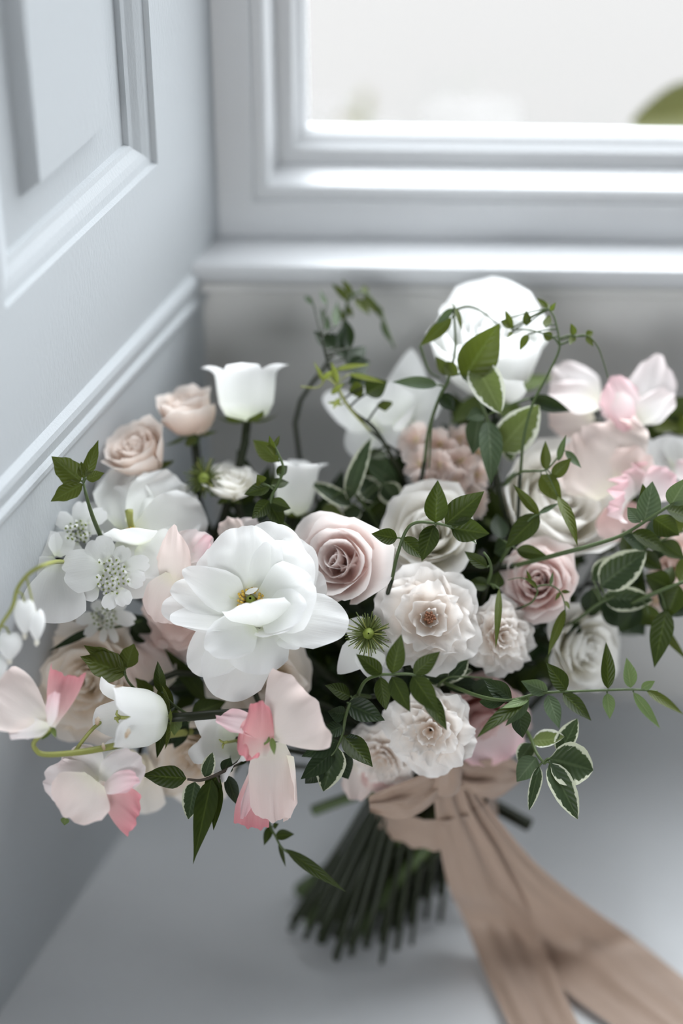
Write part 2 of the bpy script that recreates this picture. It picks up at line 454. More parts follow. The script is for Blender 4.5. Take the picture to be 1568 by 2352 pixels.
# right reveal, soffit, chimney breast side walls
mb = MB()
r0 = (0.82 - LC[0], YP + 0.06); r1 = (0.82 - (LC[0] + LD[0] * S_END), YP + LD[1] * S_END)
mb.add([(r0[0] - .012, r0[1], -0.4), (r1[0], r1[1], -0.4), (r1[0], r1[1], 2.4), (r0[0] - .012, r0[1], 2.4)], [(0, 1, 2, 3)])
tag(mb.build('wall_right', PAINT), kind='structure')
st_box('trim_3', (-0.6, 0.32, 1.58), (1.45, YF + 0.12, 1.66), PAINT)
st_box('wall_front', (-2.4, 0.33, -0.45), (LC[0] + LD[0] * S_END, 0.45, 2.8), PLASTER)
st_box('wall_front', (r1[0], 0.33, -0.45), (3.0, 0.45, 2.8), PLASTER)
st_box('wall_front', (-0.6, 0.33, 1.62), (1.45, 0.45, 2.8), PLASTER)
st_box('floor', (-2.4, -3.0, -0.5), (3.0, 0.45, -0.45), BOARDS)
st_box('ceiling', (-2.4, -3.0, 2.8), (3.0, 0.45, 2.85), PLASTER)
st_box('wall_west', (-2.45, -3.0, -0.45), (-2.4, 0.45, 2.8), PLASTER)
st_box('wall_east', (3.0, -3.0, -0.45), (3.05, 0.45, 2.8), PLASTER)
wr = empty('wall_rear', (0.3, -2.95, -0.45)); tag(wr, kind='structure')
mb = MB()
for lo, hi in (((-2.4, -3.0, -0.45), (-2.2, -2.9, 2.8)), ((-0.1, -3.0, -0.45), (3.0, -2.9, 2.8)), ((-2.2, -3.0, -0.45), (-0.1, -2.9, 0.25)), ((-2.2, -3.0, 1.75), (-0.1, -2.9, 2.8))):
    mb.box(lo, hi)
mb.build('plaster', PLASTER, wr)
fill_win = empty('added_fill_window', (-1.0, -2.95, 0.25)); tag(fill_win, kind='structure')  # unseen window added so daylight fills the camera side of the flowers
v, f = ring([(0.0, 0.0), (0.0, 0.05), (0.05, 0.05), (0.05, 0.0), (0.0, 0.0)], (-2.2, 0.25, -0.1, 1.75), lambda a, b, d: (a, -2.975 + d, b))
mesh_obj('sash', v, f, PAINT_W, fill_win, smooth=False)
mb = MB(); mb.box((-2.16, -2.955, 0.29), (-0.14, -2.951, 1.71)); mb.build('pane', gm, fill_win)
# outside: pale terrace and the house wall round the window
st_box('ground', (-30, YF + 0.16, -1.05), (30, 60, -1.0), PAVING)

# ------------------------------------------------------------------ petals, leaves, stems
TIE = np.array([0.026, 0.738, 0.082])
nprng = np.random.default_rng(11)
def sheet(B, T, W, N, cup=0.4, bend=0.3, base=0.3, vm=0.6, round=0.3, rn=2.4, ruf=0.0, rf=3.0, notch=0.0, curl=0.0, skew=0.0, leaf=False,
          point=0.75, tip=1.0, nu=12, nv=12, seed=0, twist=0.0, fold=0.0, jag=0.0):
    B = np.asarray(B, float); T = np.asarray(T, float)
    L = np.linalg.norm(T - B); e = (T - B) / L
    n = unit(N); n = unit(n - e * (e @ n)); s = np.cross(e, n)
    u = np.linspace(-1, 1, nu + 1)[None, :]; v = np.linspace(0, 1, nv + 1)[:, None]
    r = np.random.default_rng(seed + 1000)
    ph = r.uniform(0, 6.28, 4)
    if leaf:
        hw = np.sin(np.pi * np.clip(v, 0, 1) ** point) ** tip * (1 - 0.12 * v) + 0.02 * (1 - v)
        hw = hw + jag * np.sin(v * 46) * np.sin(np.pi * v) + 0 * u
        vl = v + 0 * u
    else:
        hw = base + (1 - base) * np.sin(np.pi / 2 * np.minimum(1, v / vm)) ** 1.25 + 0 * u
        top = 1 - round * np.abs(u) ** rn - notch * np.exp(-(u / 0.16) ** 2) + jag * (np.sin(u * 9 + ph[0]) + 0.6 * np.sin(u * 17 + ph[1])) + skew * u
        vl = v * top
    half = W / 2 * hw
    if abs(bend) < 1e-3: bend = 1e-3
    rho = L / (2 * math.sin(bend / 2))
    th = bend * (vl - 0.5)
    c = B + e * (rho * (np.sin(th) + math.sin(bend / 2)))[..., None] + n * (rho * (math.cos(bend / 2) - np.cos(th)))[..., None]
    nn = n * np.cos(th)[..., None] - e * np.sin(th)[..., None]
    if abs(cup) < 1e-3: cup = 1e-3
    phi = u * cup
    lat = half * np.sin(phi) / cup
    nor = half * (1 - np.cos(phi)) / cup
    if fold: nor = nor + half * fold * np.abs(u)
    if ruf:
        edge = np.maximum(np.abs(u) ** 3, v ** 4) * np.minimum(1, v * 1.6)
        nor = nor + W / 2 * ruf * edge * (np.sin(rf * (u * 2.2 + np.sign(u) * v * 1.4) + ph[2]) + 0.5 * np.sin(rf * 2.1 * u + ph[3] + v * 3))
    if curl:
        k = np.clip((vl - 0.62) / 0.38, 0, 1.2) ** 2
        nor = nor - curl * L * k
    if twist:
        a = twist * v; lat, nor = lat * np.cos(a) - nor * np.sin(a), lat * np.sin(a) + nor * np.cos(a)
    P = c + s * lat[..., None] + nn * nor[..., None]
    uv = np.stack(np.broadcast_arrays((u + 1) / 2, v), -1)
    return P.reshape(-1, 3), grid_faces(nv, nu), uv.reshape(-1, 2)

STEM_SLOTS = [np.array([x + (y % 2) * .5, y * .866]) * .0046 for x in range(-7, 8) for y in range(-7, 8)]
STEM_SLOTS = sorted([q for q in STEM_SLOTS if np.hypot(*q) < .0290], key=lambda q: np.hypot(*q))
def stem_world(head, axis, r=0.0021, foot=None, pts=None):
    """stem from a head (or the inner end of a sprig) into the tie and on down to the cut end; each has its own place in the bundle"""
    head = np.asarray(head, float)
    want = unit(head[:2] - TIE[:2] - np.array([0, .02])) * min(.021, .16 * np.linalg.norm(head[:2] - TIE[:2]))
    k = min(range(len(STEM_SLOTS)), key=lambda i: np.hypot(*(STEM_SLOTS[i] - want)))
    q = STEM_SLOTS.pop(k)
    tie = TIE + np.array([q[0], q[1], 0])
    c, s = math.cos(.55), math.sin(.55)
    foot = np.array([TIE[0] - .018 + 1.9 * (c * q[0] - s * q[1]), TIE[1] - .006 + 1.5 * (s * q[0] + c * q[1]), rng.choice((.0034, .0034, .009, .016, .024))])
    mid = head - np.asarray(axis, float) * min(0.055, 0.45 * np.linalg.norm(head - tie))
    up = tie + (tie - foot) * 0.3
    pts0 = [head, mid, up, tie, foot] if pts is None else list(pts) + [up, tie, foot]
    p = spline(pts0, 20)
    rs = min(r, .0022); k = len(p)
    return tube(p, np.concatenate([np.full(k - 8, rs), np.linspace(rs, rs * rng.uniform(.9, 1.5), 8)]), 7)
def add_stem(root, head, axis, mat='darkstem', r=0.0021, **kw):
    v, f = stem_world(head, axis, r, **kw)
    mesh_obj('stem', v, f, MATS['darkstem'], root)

def rose_grid(R, t, i, n, open_deg, ruffle, spiral, r, nu, nv, tight, lip=1.0):
    th0 = i * 2.39996 + r.uniform(-.2, .2)
    u = np.linspace(-1, 1, nu + 1)[None, :]; v = np.linspace(0, 1, nv + 1)[:, None]
    L = R * (0.92 + 0.30 * t) * r.uniform(.95, 1.05)
    a0 = math.radians(14 + (72 if lip > .8 else 58) * t ** 0.8); a1 = math.radians(-8 * (1 - t) * tight + open_deg * t ** 1.3 + r.uniform(-5, 5))
    top = 1 - (0.26 + 0.10 * t) * np.abs(u) ** 2.2 + 0.02 * np.sin(u * 5 + r.uniform(0, 6)) + ruffle * 0.05 * np.sin(u * 11 + r.uniform(0, 6))
    vl = v * top
    # angle from the axis along the petal, with the lip rolled outwards
    k = 240
    sv = np.linspace(0, 1.1, k); ang = a0 + (a1 - a0) * np.clip(sv * 1.25, 0, 1) ** 0.9
    ang = ang + lip * math.radians(20 + 55 * t) * np.clip((sv - 0.74) / 0.26, 0, 1.2) ** 1.6 * (0.35 + 0.65 * t)
    rr = R * (0.025 + 0.10 * t) + np.concatenate([[0], np.cumsum(np.sin(ang))[:-1]]) * L * (1.1 / k)
    zz = np.concatenate([[0], np.cumsum(np.cos(ang))[:-1]]) * L * (1.1 / k)
    cr = np.interp(vl, sv, rr); cz = np.interp(vl, sv, zz); ca = np.interp(vl, sv, ang)
    rmid = np.interp(0.7, sv, rr)
    W = max(0.34 * R, 0.95 * rmid + 0.26 * R) * r.uniform(.92, 1.08)
    hw = W * (0.28 + 0.72 * np.sin(np.pi / 2 * np.minimum(1, v / 0.62)) ** 1.1) + 0 * u
    Rc = max(0.16 * R, rmid * 1.12)
    phi = np.clip(u * hw / Rc, -2.6, 2.6)
    lat = Rc * np.sin(phi); nor = Rc * (1 - np.cos(phi))
    edge = np.maximum(np.abs(u) ** 3, v ** 4)
    nor = nor + R * ruffle * 0.09 * edge * np.sin(u * 4.5 + np.sign(u) * v * 3 + r.uniform(0, 6)) * (0.4 + t)
    nor = nor - R * 0.05 * np.clip(np.abs(u) - 0.7, 0, 1) * t * 2
    nor = nor + spiral * R * 0.055 * (u + 1) * (1 - 0.4 * t)
    x = cr - nor * np.cos(ca); z = cz + nor * np.sin(ca)
    ct, st = math.cos(th0), math.sin(th0)
    P = np.stack([x * ct - lat * st, x * st + lat * ct, z], -1)
    uv = np.stack(np.broadcast_arrays((u + 1) / 2, v), -1)
    return P.reshape(-1, 3), uv.reshape(-1, 2)
def rose(name, label, px, py, d, D, axis, mat, n=22, open_deg=58, ruffle=0.5, spiral=0.0, tight=1.0, group=None, sepals=True, seed=0, center=None, squash=1.0, cat='rose', roll=0.0, foot=None, lip=1.0):
    R = D / 2 * d / FPX
    A = unit(vv(*axis))
    O = at(px, py, d) - A * R * 0.45 * squash
    root = empty(name, O, A, roll); tag(root, label, cat, group)
    r = np.random.default_rng(seed + 50)
    nu = nv = 11
    for i in range(n):
        t = i / (n - 1)
        P, uv = rose_grid(R, t, i, n, open_deg, ruffle, spiral, r, nu, nv, tight, lip)
        P[:, 2] *= squash
        mesh_obj('petal', P, grid_faces(nv, nu), MATS[mat], root, uv, world=False)
    # receptacle, sepals, stem
    prof = [(-0.34, 0.05), (-0.26, 0.13), (-0.14, 0.19), (-0.03, 0.17), (0.05, 0.08)]
    vs = []
    for z, q in prof:
        for k in range(8):
            a = k * math.pi / 4; vs.append((R * q * math.cos(a), R * q * math.sin(a), R * z))
    mesh_obj('receptacle', vs, grid_faces(len(prof) - 1, 8, True), MATS['stem'], root, world=False)
    if sepals:
        for k in range(5):
            a = k * 1.2566 + 0.4
            er = np.array([math.cos(a), math.sin(a), 0])
            B = er * R * 0.14 + np.array([0, 0, -R * 0.05]); T = er * R * 0.72 + np.array([0, 0, -R * 0.05 + R * 0.10 * math.sin(k * 2.1)])
            v, f, uv = sheet(B, T, R * 0.30, (0, 0, 1), 0.4, 0.7, leaf=True, nu=4, nv=7, seed=k)
            mesh_obj('sepal', v, f, MATS['sepal'], root, uv, world=False)
    if center:
        vs, fs = [], []
        for k in range(14):
            a = k * 2.4; q = R * 0.07 * math.sqrt(k / 14)
            b = np.array([q * math.cos(a), q * math.sin(a), R * 0.30]); tpt = b * [1.8, 1.8, 1] + [0, 0, R * 0.36]
            v_, f_ = tube([b, tpt, tpt + [0, 0, R * .05]], [R * .012, R * .014, R * .03], 5)
            o_ = len(vs); vs += list(v_); fs += [tuple(i + o_ for i in q_) for q_ in f_]
        tag(mesh_obj('stamen_tuft', vs, fs, MATS[center], root, world=False), kind='stuff')
    add_stem(root, O - A * R * 0.30, A, foot=foot)
    return root

def open_rose(label, px, py, d, D, axis, mat, rings, group=None, seed=0, center=None, roll=0.0, ruf=.14):
    """loose rose: rings of (count, tip radius, tip height, width, cup, bend, start radius) as fractions of the radius, inner rings last"""
    R = D / 2 * d / FPX
    A = unit(vv(*axis)); O = at(px, py, d) - A * R * 0.30
    root = empty('spray_rose', O, A, roll); tag(root, label, 'rose', group)
    r = np.random.default_rng(seed + 300); k = 0
    for cnt, rt, zt, w, cup, bend, rs in rings:
        for j in range(cnt):
            a = 2 * math.pi * j / cnt + rt * 7 + r.uniform(-.16, .16)
            er = np.array([math.cos(a), math.sin(a), 0.0]); k += 1
            rr = R * rt * r.uniform(.92, 1.08); zz = R * zt + R * r.uniform(-.05, .05)
            B = er * R * rs + np.array([0, 0, R * (-.12 + .12 * (1 - rt))])
            T = er * rr + np.array([0, 0, zz])
            steep = math.atan2(zz - B[2], rr - R * rs)
            N = np.array([0, 0, 1.0]) * math.cos(steep) - er * math.sin(steep)
            v, f, uv = sheet(B, T, R * w * r.uniform(.9, 1.1), N, cup=cup, bend=bend * r.uniform(.7, 1.2), base=.42, vm=.55, round=.36, rn=2.2, ruf=ruf * r.uniform(.6, 1.3), rf=3.2 + r.uniform(-.6, 1.2), jag=.02, skew=r.uniform(-.07, .07), curl=.10 * rt, nu=14, nv=12, seed=seed * 50 + k)
            mesh_obj('petal', v, f, MATS[mat], root, uv, world=False)
    vs = []
    for z, q in [(-0.46, 0.05), (-0.36, 0.13), (-0.24, 0.19), (-0.13, 0.17), (-0.06, 0.08)]:
        for i in range(8): vs.append((R * q * math.cos(i * .7854), R * q * math.sin(i * .7854), R * z))
    mesh_obj('receptacle', vs, grid_faces(4, 8, True), MATS['stem'], root, world=False)
    if center:
        vs, fs = [], []
        for i in range(16):
            a = i * 2.4; q = R * .06 * math.sqrt(i / 16)
            b = np.array([q * math.cos(a), q * math.sin(a), 0]); t_ = b * [1.7, 1.7, 1] + [0, 0, R * .47]
            v_, f_ = tube([b, t_, t_ + [0, 0, R * .05]], [R * .012, R * .016, R * .032], 5)
            o_ = len(vs); vs += list(v_); fs += [tuple(x + o_ for x in q_) for q_ in f_]
        tag(mesh_obj('stamen_tuft', vs, fs, MATS[center], root, world=False), kind='stuff')
    add_stem(root, O - A * R * .4, A)
    return root

def flower_root(name, label, px, py, d, cat, group=None):
    root = empty(name, at(px, py, d)); return tag(root, label, cat, group)
def petals(root, d0, rows, seed=0, part='petal'):
    """rows: material, base pixel + mm, tip pixel + mm, width in pixels, facing (right, up, to camera), shape"""
    for i, (mt, bx, by, bd, tx, ty, td, w, nrm, kw) in enumerate(rows):
        kw = dict(kw); nm = kw.pop('name', part); lab = kw.pop('label', None)
        if mt in ('pea', 'peawhite', 'coral', 'pink'):
            kw['ruf'] = kw.get('ruf', .06) * 1.5 + .03; kw.setdefault('jag', .02); kw['nu'] = kw['nv'] = 20
        B = at(bx, by, d0 + bd / 1000); T = at(tx, ty, d0 + td / 1000)
        v, f, uv = sheet(B, T, w * d0 / FPX, vv(*nrm), seed=seed * 31 + i, **kw)
        mesh_obj(nm, v, f, MATS[mt], root, uv, label=lab)

def bell(name, label, px, py, d, axis, Rpx, Hpx, flare=0.25, group=None, roll=0.0, lobe=0.13, seed=0, stem=True, calyx='olive'):
    """px, py is where the bell sits on its calyx"""
    R = Rpx * d / FPX; H = Hpx * d / FPX
    A = unit(vv(*axis)); O = at(px, py, d)
    root = empty(name, O, A, roll); tag(root, label, 'bellflower', group)
    nv, nu = 16, 60
    u = np.arange(nu) / nu * 2 * np.pi; v = np.linspace(0, 1, nv + 1)[:, None]
    lob = np.abs(np.sin(2.5 * u))[None, :] ** 0.8          # 1 in the middle of a lobe
    r = np.random.default_rng(seed)
    vl = v * (1 - lobe * (1 - lob)) + 0.012 * v ** 6 * np.sin(u * 13 + 1)[None, :]
    rad = R * np.interp(vl, [0, .04, .12, .3, .55, .8, .9, 1.0], [0.12, .42, .66, .84, .90, .94, 1.0, 1.0 + flare * .6])
    rad = rad + R * flare * 0.7 * np.clip((vl - .86) / .14, 0, 1) ** 1.5 * lob
    rad = rad * (1 - 0.035 * np.abs(np.cos(2.5 * u))[None, :] ** 8 * np.sin(np.pi * v))
    z = H * (vl - 0.05 * np.clip((vl - .9) / .1, 0, 1) ** 2 * lob)
    P = np.stack([rad * np.cos(u)[None, :], rad * np.sin(u)[None, :], z], -1).reshape(-1, 3)
    uv = np.stack(np.broadcast_arrays((u / 6.2832 * 5 % 1)[None, :], v), -1).reshape(-1, 2)
    mesh_obj('corolla', P, grid_faces(nv, nu, True), MATS['bell'], root, uv, world=False)
    for k in range(5):
        a = k * 1.2566; er = np.array([math.cos(a), math.sin(a), 0])
        B = er * R * .16 + [0, 0, -.02 * H]; T = er * R * 1.0 + np.array([0, 0, H * (0.13 + .04 * math.sin(k * 1.7))])
        s_, f_, uv_ = sheet(B, T, R * .55, np.array([0, 0, 1]) - er * .6, 0.5, 0.9, leaf=True, nu=4, nv=8, seed=k, jag=.03)
        mesh_obj('sepal', s_, f_, MATS[calyx], root, uv_, world=False)
    p_, f_ = tube([(0, 0, H * .05), (0, 0, H * .55), (R * .02, 0, H * .72)], [R * .06, R * .05, R * .06], 7)
    pist = mesh_obj('pistil', p_, f_, MATS['limestem'], root, world=False)
    for k in range(3):
        a = k * 2.094; c = np.array([R * .02, 0, H * .72])
        p_, f_ = tube([c, c + [R * .10 * math.cos(a), R * .10 * math.sin(a), H * .06], c + [R * .22 * math.cos(a), R * .22 * math.sin(a), H * .05]], [R * .05, R * .045, R * .02], 5)
        q = mesh_obj('stigma', p_, f_, MATS['limestem'], pist, world=False)
    if stem: add_stem(root, O, A, 'stem')
    return root

def leaf_obj(root, B, T, W, N, mat, kw, seed=0, name='leaf'):
    k = dict(cup=0.35, bend=rng.uniform(-.5, .5), leaf=True, fold=0.14, nu=6, nv=10); k.update(kw)
    v, f, uv = sheet(B, T, W, N, seed=seed, **k)
    return mesh_obj(name, v, f, MATS[mat], root, uv)
def sprig(name, label, d, stem_pts, leaves, mat='leaf', stem_mat='stem', r=0.0009, group=None, to_tie=True, cat='foliage', spread=0.5, extra_stems=()):
    """stem_pts: (px, py, mm) from the inner end outwards; leaves: (bx, by, tx, ty, width px[, material[, mm base, mm tip[, shape]]])"""
    pts = [at(x, y, d + z / 1000) for x, y, z in stem_pts]
    root = empty(name, pts[0]); tag(root, label, cat, group)
    p = spline(pts, 8 * len(pts))
    v, f = tube(p, np.linspace(r, r * 0.55, len(p)), 6)
    mesh_obj('stem', v, f, MATS[stem_mat], root)
    for e in extra_stems:
        q = spline([at(x, y, d + z / 1000) for x, y, z in e], 8 * len(e))
        v, f = tube(q, np.linspace(r * .7, r * 0.35, len(q)), 5)
        mesh_obj('tendril', v, f, MATS[stem_mat], root)
    if to_tie:
        ax = unit(pts[1] - pts[0])
        v, f = stem_world(pts[0], ax, r * 1.15)
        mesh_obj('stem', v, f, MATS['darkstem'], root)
    P = np.array(p)
    sx = np.array([(q - CAM) @ FWD for q in P]); spx = np.stack([IMG_W / 2 + FPX * ((P - CAM) @ RIGHT) / sx, IMG_H / 2 - FPX * ((P - CAM) @ UP) / sx], 1)
    for i, row in enumerate(leaves):
        bx, by, tx, ty, w = row[:5]
        mt = row[5] if len(row) > 5 and row[5] else mat
        k = int(np.argmin(((spx - [bx, by]) ** 2).sum(1)))
        bd = sx[k]; td = bd + rng.uniform(-.008, .006)
        if len(row) > 7: bd += row[6] / 1000; td = bd + row[7] / 1000
        kw = row[8] if len(row) > 8 else {}
        kw = dict(kw); nrm = kw.pop('n', (rng.uniform(-spread, spread), rng.uniform(-spread, spread) + .15, 1))
        B, T = at(bx, by, bd), at(tx, ty, td)
        if mt in ('varie', 'varieo'): kw = dict(dict(tip=.7, point=.82, jag=.025), **kw)
        leaf_obj(root, B, T, w * bd / FPX, vv(*nrm), mt, kw, seed=i)
        if np.hypot(*(spx[k] - [bx, by])) > 6:       # petiole to the stem
            v, f = tube(spline([P[k], (P[k] + B) / 2 + vv(0, .0006, 0), B], 6), r * .45, 5)
            mesh_obj('petiole', v, f, MATS[stem_mat], root)
    return root

# ------------------------------------------------------------------ the large white ranunculus
d0 = 0.924
ran = flower_root('ranunculus', 'large open white flower with yellow stamens at the front of the bouquet', 577, 1400, d0 + .016, 'flower')
sm = dict(nu=18, nv=18)
petals(ran, d0, [
    ('white', 600, 1385, 14, 748, 1335, 12, 128, (-.35, .0, 1), dict(cup=.4, bend=.35, round=.35, ruf=.05, **sm)),
    ('white', 596, 1376, 14, 712, 1252, 9, 150, (-.3, -.3, 1), dict(cup=.4, bend=.4, round=.34, base=.48, vm=.75, ruf=.06, **sm)),
    ('white', 586, 1372, 13, 648, 1205, 7, 170, (-.1, -.4, 1), dict(cup=.42, bend=.5, round=.28, base=.5, vm=.75, ruf=.05, **sm)),
    ('white', 562, 1372, 13, 470, 1268, 7, 135, (.3, -.3, 1), dict(cup=.4, bend=.4, round=.35, ruf=.06, **sm)),
    ('white', 573, 1372, 11, 557, 1210, 2, 182, (0, -.45, 1), dict(cup=.5, bend=.5, round=.28, base=.5, vm=.75, ruf=.06, **sm)),
    ('white', 592, 1376, 10, 700, 1262, 1, 165, (-.35, -.3, 1), dict(cup=.38, bend=.45, round=.34, base=.45, vm=.8, ruf=.05, **sm)),
    ('white', 558, 1384, 11, 420, 1308, -1, 96, (.3, -.1, 1), dict(cup=.4, bend=.3, round=.55, rn=1.8, ruf=.06, **sm)),
    ('white', 557, 1390, 12, 392, 1352, 2, 100, (.3, .1, 1), dict(cup=.35, bend=.25, round=.5, ruf=.07, **sm)),
    ('white', 560, 1402, 13, 370, 1398, 4, 112, (.25, .2, 1), dict(cup=.3, bend=.2, round=.5, ruf=.06, **sm)),
    ('white', 572, 1420, 10, 390, 1420, -3, 88, (.05, .75, .8), dict(cup=.45, bend=.3, round=.45, ruf=.05, **sm)),
    ('white', 600, 1398, 9, 722, 1350, -8, 172, (-.55, .0, .85), dict(cup=.45, bend=.45, round=.34, base=.45, vm=.8, ruf=.05, **sm)),
    ('white', 604, 1412, 8, 700, 1402, -15, 118, (-.55, .35, .5), dict(cup=.6, bend=.4, round=.4, ruf=.05, **sm)),
    ('white', 618, 1440, 6, 566, 1388, -13, 165, (-.1, .75, -.35), dict(cup=.55, bend=.45, base=.45, round=.28, ruf=.05, **sm)),
    ('white', 604, 1440, 8, 675, 1440, -14, 105, (-.3, .8, .35), dict(cup=.5, bend=.5, round=.45, ruf=.05, **sm)),
    ('white', 578, 1432, 12, 436, 1538, 12, 130, (.15, .35, 1), dict(cup=.25, bend=-.25, round=.4, ruf=.07, **sm)),
    ('white', 588, 1440, 10, 503, 1604, 8, 158, (.1, .3, 1), dict(cup=.22, bend=-.4, base=.4, round=.34, ruf=.05, **sm)),
    ('white', 596, 1448, 6, 584, 1549, -1, 150, (0, .45, 1), dict(cup=.3, bend=-.5, base=.45, round=.36, ruf=.06, **sm)),
    ('white', 585, 1440, 3, 474, 1492, -7, 112, (.15, .55, 1), dict(cup=.3, bend=.25, round=.42, ruf=.08, **sm)),
    ('white', 612, 1414, 6, 800, 1436, -3, 138, (-.15, .45, 1), dict(cup=-.3, bend=-.4, base=.35, vm=.75, round=.36, ruf=.06, **sm)),
    ('white', 634, 1466, 4, 688, 1488, -4, 36, (0, .6, 1), dict(cup=-.5, bend=-.8, round=.4)),
    ('white', 563, 1362, 3, 592, 1352, -2, 15, (0, .5, 1), dict(cup=.4, bend=.4, round=.4, nu=8, nv=8)),
], seed=1)
c = at(577, 1383, d0 + .012); ax = unit(vv(-.05, .35, 1))
q = d0 / FPX
vs = []
for k, (z, rr) in enumerate([(-6, 9), (6, 11), (18, 12), (27, 9), (31, 3)]):
    for j in range(10):
        a = j * .6283; e1 = unit(np.cross(ax, UP)); e2 = np.cross(ax, e1)
        vs.append(c + ax * z * q + (e1 * math.cos(a) + e2 * math.sin(a)) * rr * q)
mesh_obj('pistil', vs, grid_faces(4, 10, True), MATS['pistil'], ran)
for k in range(30):
    a = k * 2.39996; e1 = unit(np.cross(ax, UP)); e2 = np.cross(ax, e1)
    er = e1 * math.cos(a) + e2 * math.sin(a); rr = (17 + 12 * (k / 30)) * q
    b = c + er * 9 * q; t_ = c + er * rr + ax * (20 - 6 * (k / 30)) * q
    mid = c + er * rr * .8 + ax * 7 * q
    v, f = tube([b, mid, t_, t_ + (ax * 9 + er * 3) * q], [1.0 * q, 1.0 * q, 3.0 * q, 3.4 * q], 6)
    mesh_obj('stamen', v, f, MATS['anther'], ran)
add_stem(ran, c, ax, 'darkstem', .0024)

# ------------------------------------------------------------------ roses
G_ROSE = 'garden roses in the bouquet'
rose('garden_rose', 'pale pink rose with tightly swirled petals beside the large white flower', 782, 1290, .950, 232, (-.22, .12, 1), 'blush', n=20, open_deg=30, ruffle=.25, spiral=1.6, tight=.9, seed=1, roll=.8)
RINGS = [(6, 1.0, .02, 1.05, .25, -.35, .10), (6, .84, .20, .92, .40, .25, .10), (5, .60, .36, .78, .65, .5, .08), (4, .36, .44, .56, .9, .7, .06), (3, .17, .44, .34, 1.2, .6, .04)]
RINGS2 = [(6, 1.0, .0, 1.0, .2, -.35, .10), (7, .86, .18, .80, .4, .2, .10), (6, .66, .34, .66, .7, .5, .10), (6, .46, .42, .54, .9, .7, .08), (5, .27, .46, .40, 1.1, .7, .05), (3, .12, .46, .25, 1.3, .5, .03)]
open_rose('open ivory rose with ruffled petals and a small brown centre', 985, 1420, .938, 256, (.02, .12, 1), 'ivory', RINGS, seed=2, center='brown')
open_rose('ruffled ivory rose tucked behind the right side of the brown centred rose', 1158, 1462, .953, 196, (.38, .0, 1), 'ivory', RINGS2, seed=3, roll=1.2, ruf=.18)
open_rose('ivory rose with folded blush heart below the row of dark leaflets', 985, 1682, .941, 222, (-.15, -.05, 1), 'ivory', RINGS2, seed=4, roll=2.0)
open_rose('frilly blush rose half hidden low behind the folded ivory rose', 872, 1752, .966, 180, (-.3, -.5, 1), 'ivory', RINGS2, seed=5, roll=.4, ruf=.2)
rose('garden_rose', 'small mauve pink rose with swirled heart above the right ivory rose', 1236, 1338, .968, 172, (-.2, .2, 1), 'mauve', n=24, open_deg=42, ruffle=.4, spiral=1.0, tight=1.4, seed=6, roll=2.5)
rose('garden_rose', 'large cream white rose on the right below the wavy pink petals', 1268, 1178, .998, 365, (.30, .45, .8), 'cream', n=20, open_deg=14, ruffle=.4, tight=1.4, seed=7, roll=.2, lip=.55)
rose('garden_rose', 'large white rose at the very top of the bouquet', 1132, 818, .998, 400, (-.05, .62, .65), 'white', n=18, open_deg=4, ruffle=.35, tight=1.6, seed=8, roll=1.0, lip=.25)
rose('garden_rose', 'cream white rose behind the sprig of glossy leaflets in the middle', 990, 1228, .972, 240, (-.15, .3, 1), 'cream', n=18, open_deg=40, ruffle=.4, seed=9, roll=.6, lip=.7)
rose('garden_rose', 'peach rose bud standing beside the upright white bell', 432, 955, .985, 190, (-.18, .85, .40), 'peach', n=16, open_deg=8, ruffle=.5, tight=1.2, seed=10, roll=.5, lip=.6)
rose('garden_rose', 'peach rose bud nearest the shutter on the upper left', 320, 1048, .978, 190, (-.35, .60, .6), 'peach', n=16, open_deg=14, ruffle=.5, spiral=.6, tight=1.2, seed=11, roll=2.2, lip=.6)
rose('garden_rose', 'small cream rose bud below the upright white bell', 528, 1112, .976, 130, (.10, .75, .5), 'cream', n=14, open_deg=30, ruffle=.4, seed=12)
rose('garden_rose', 'out of focus beige rose low behind the sideways white bell', 205, 1560, .974, 235, (-.15, .0, 1), 'beige', n=20, open_deg=84, ruffle=.8, tight=.6, seed=13)
rose('garden_rose', 'cream white rose below the mauve rose on the right edge of the blooms', 1335, 1490, .985, 190, (.55, -.05, .7), 'cream', n=20, open_deg=52, ruffle=.6, seed=14, roll=1.1)
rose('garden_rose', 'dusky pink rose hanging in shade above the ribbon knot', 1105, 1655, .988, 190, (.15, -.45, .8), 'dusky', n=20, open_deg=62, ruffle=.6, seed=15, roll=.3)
rose('garden_rose', 'coral peach rose in the shade at the far right of the foliage', 1545, 1290, .990, 120, (.3, .1, 1), 'stock', n=16, open_deg=50, ruffle=.7, seed=16)
rose('garden_rose', 'blush rose in shade directly under the large white flower', 600, 1560, .962, 190, (.05, -.55, .8), 'beige', n=18, open_deg=76, ruffle=.6, seed=17)
rose('garden_rose', 'pale pink rose peeping out between the large white flower and the lacy white flower', 425, 1405, .962, 175, (-.35, -.15, 1), 'pea', n=18, open_deg=80, ruffle=1.0, seed=18)
rose('garden_rose', 'faded blush rose at lower left behind the stalk of variegated leaves', 445, 1740, .980, 190, (-.25, -.25, .9), 'beige', n=18, open_deg=80, ruffle=.8, seed=19)

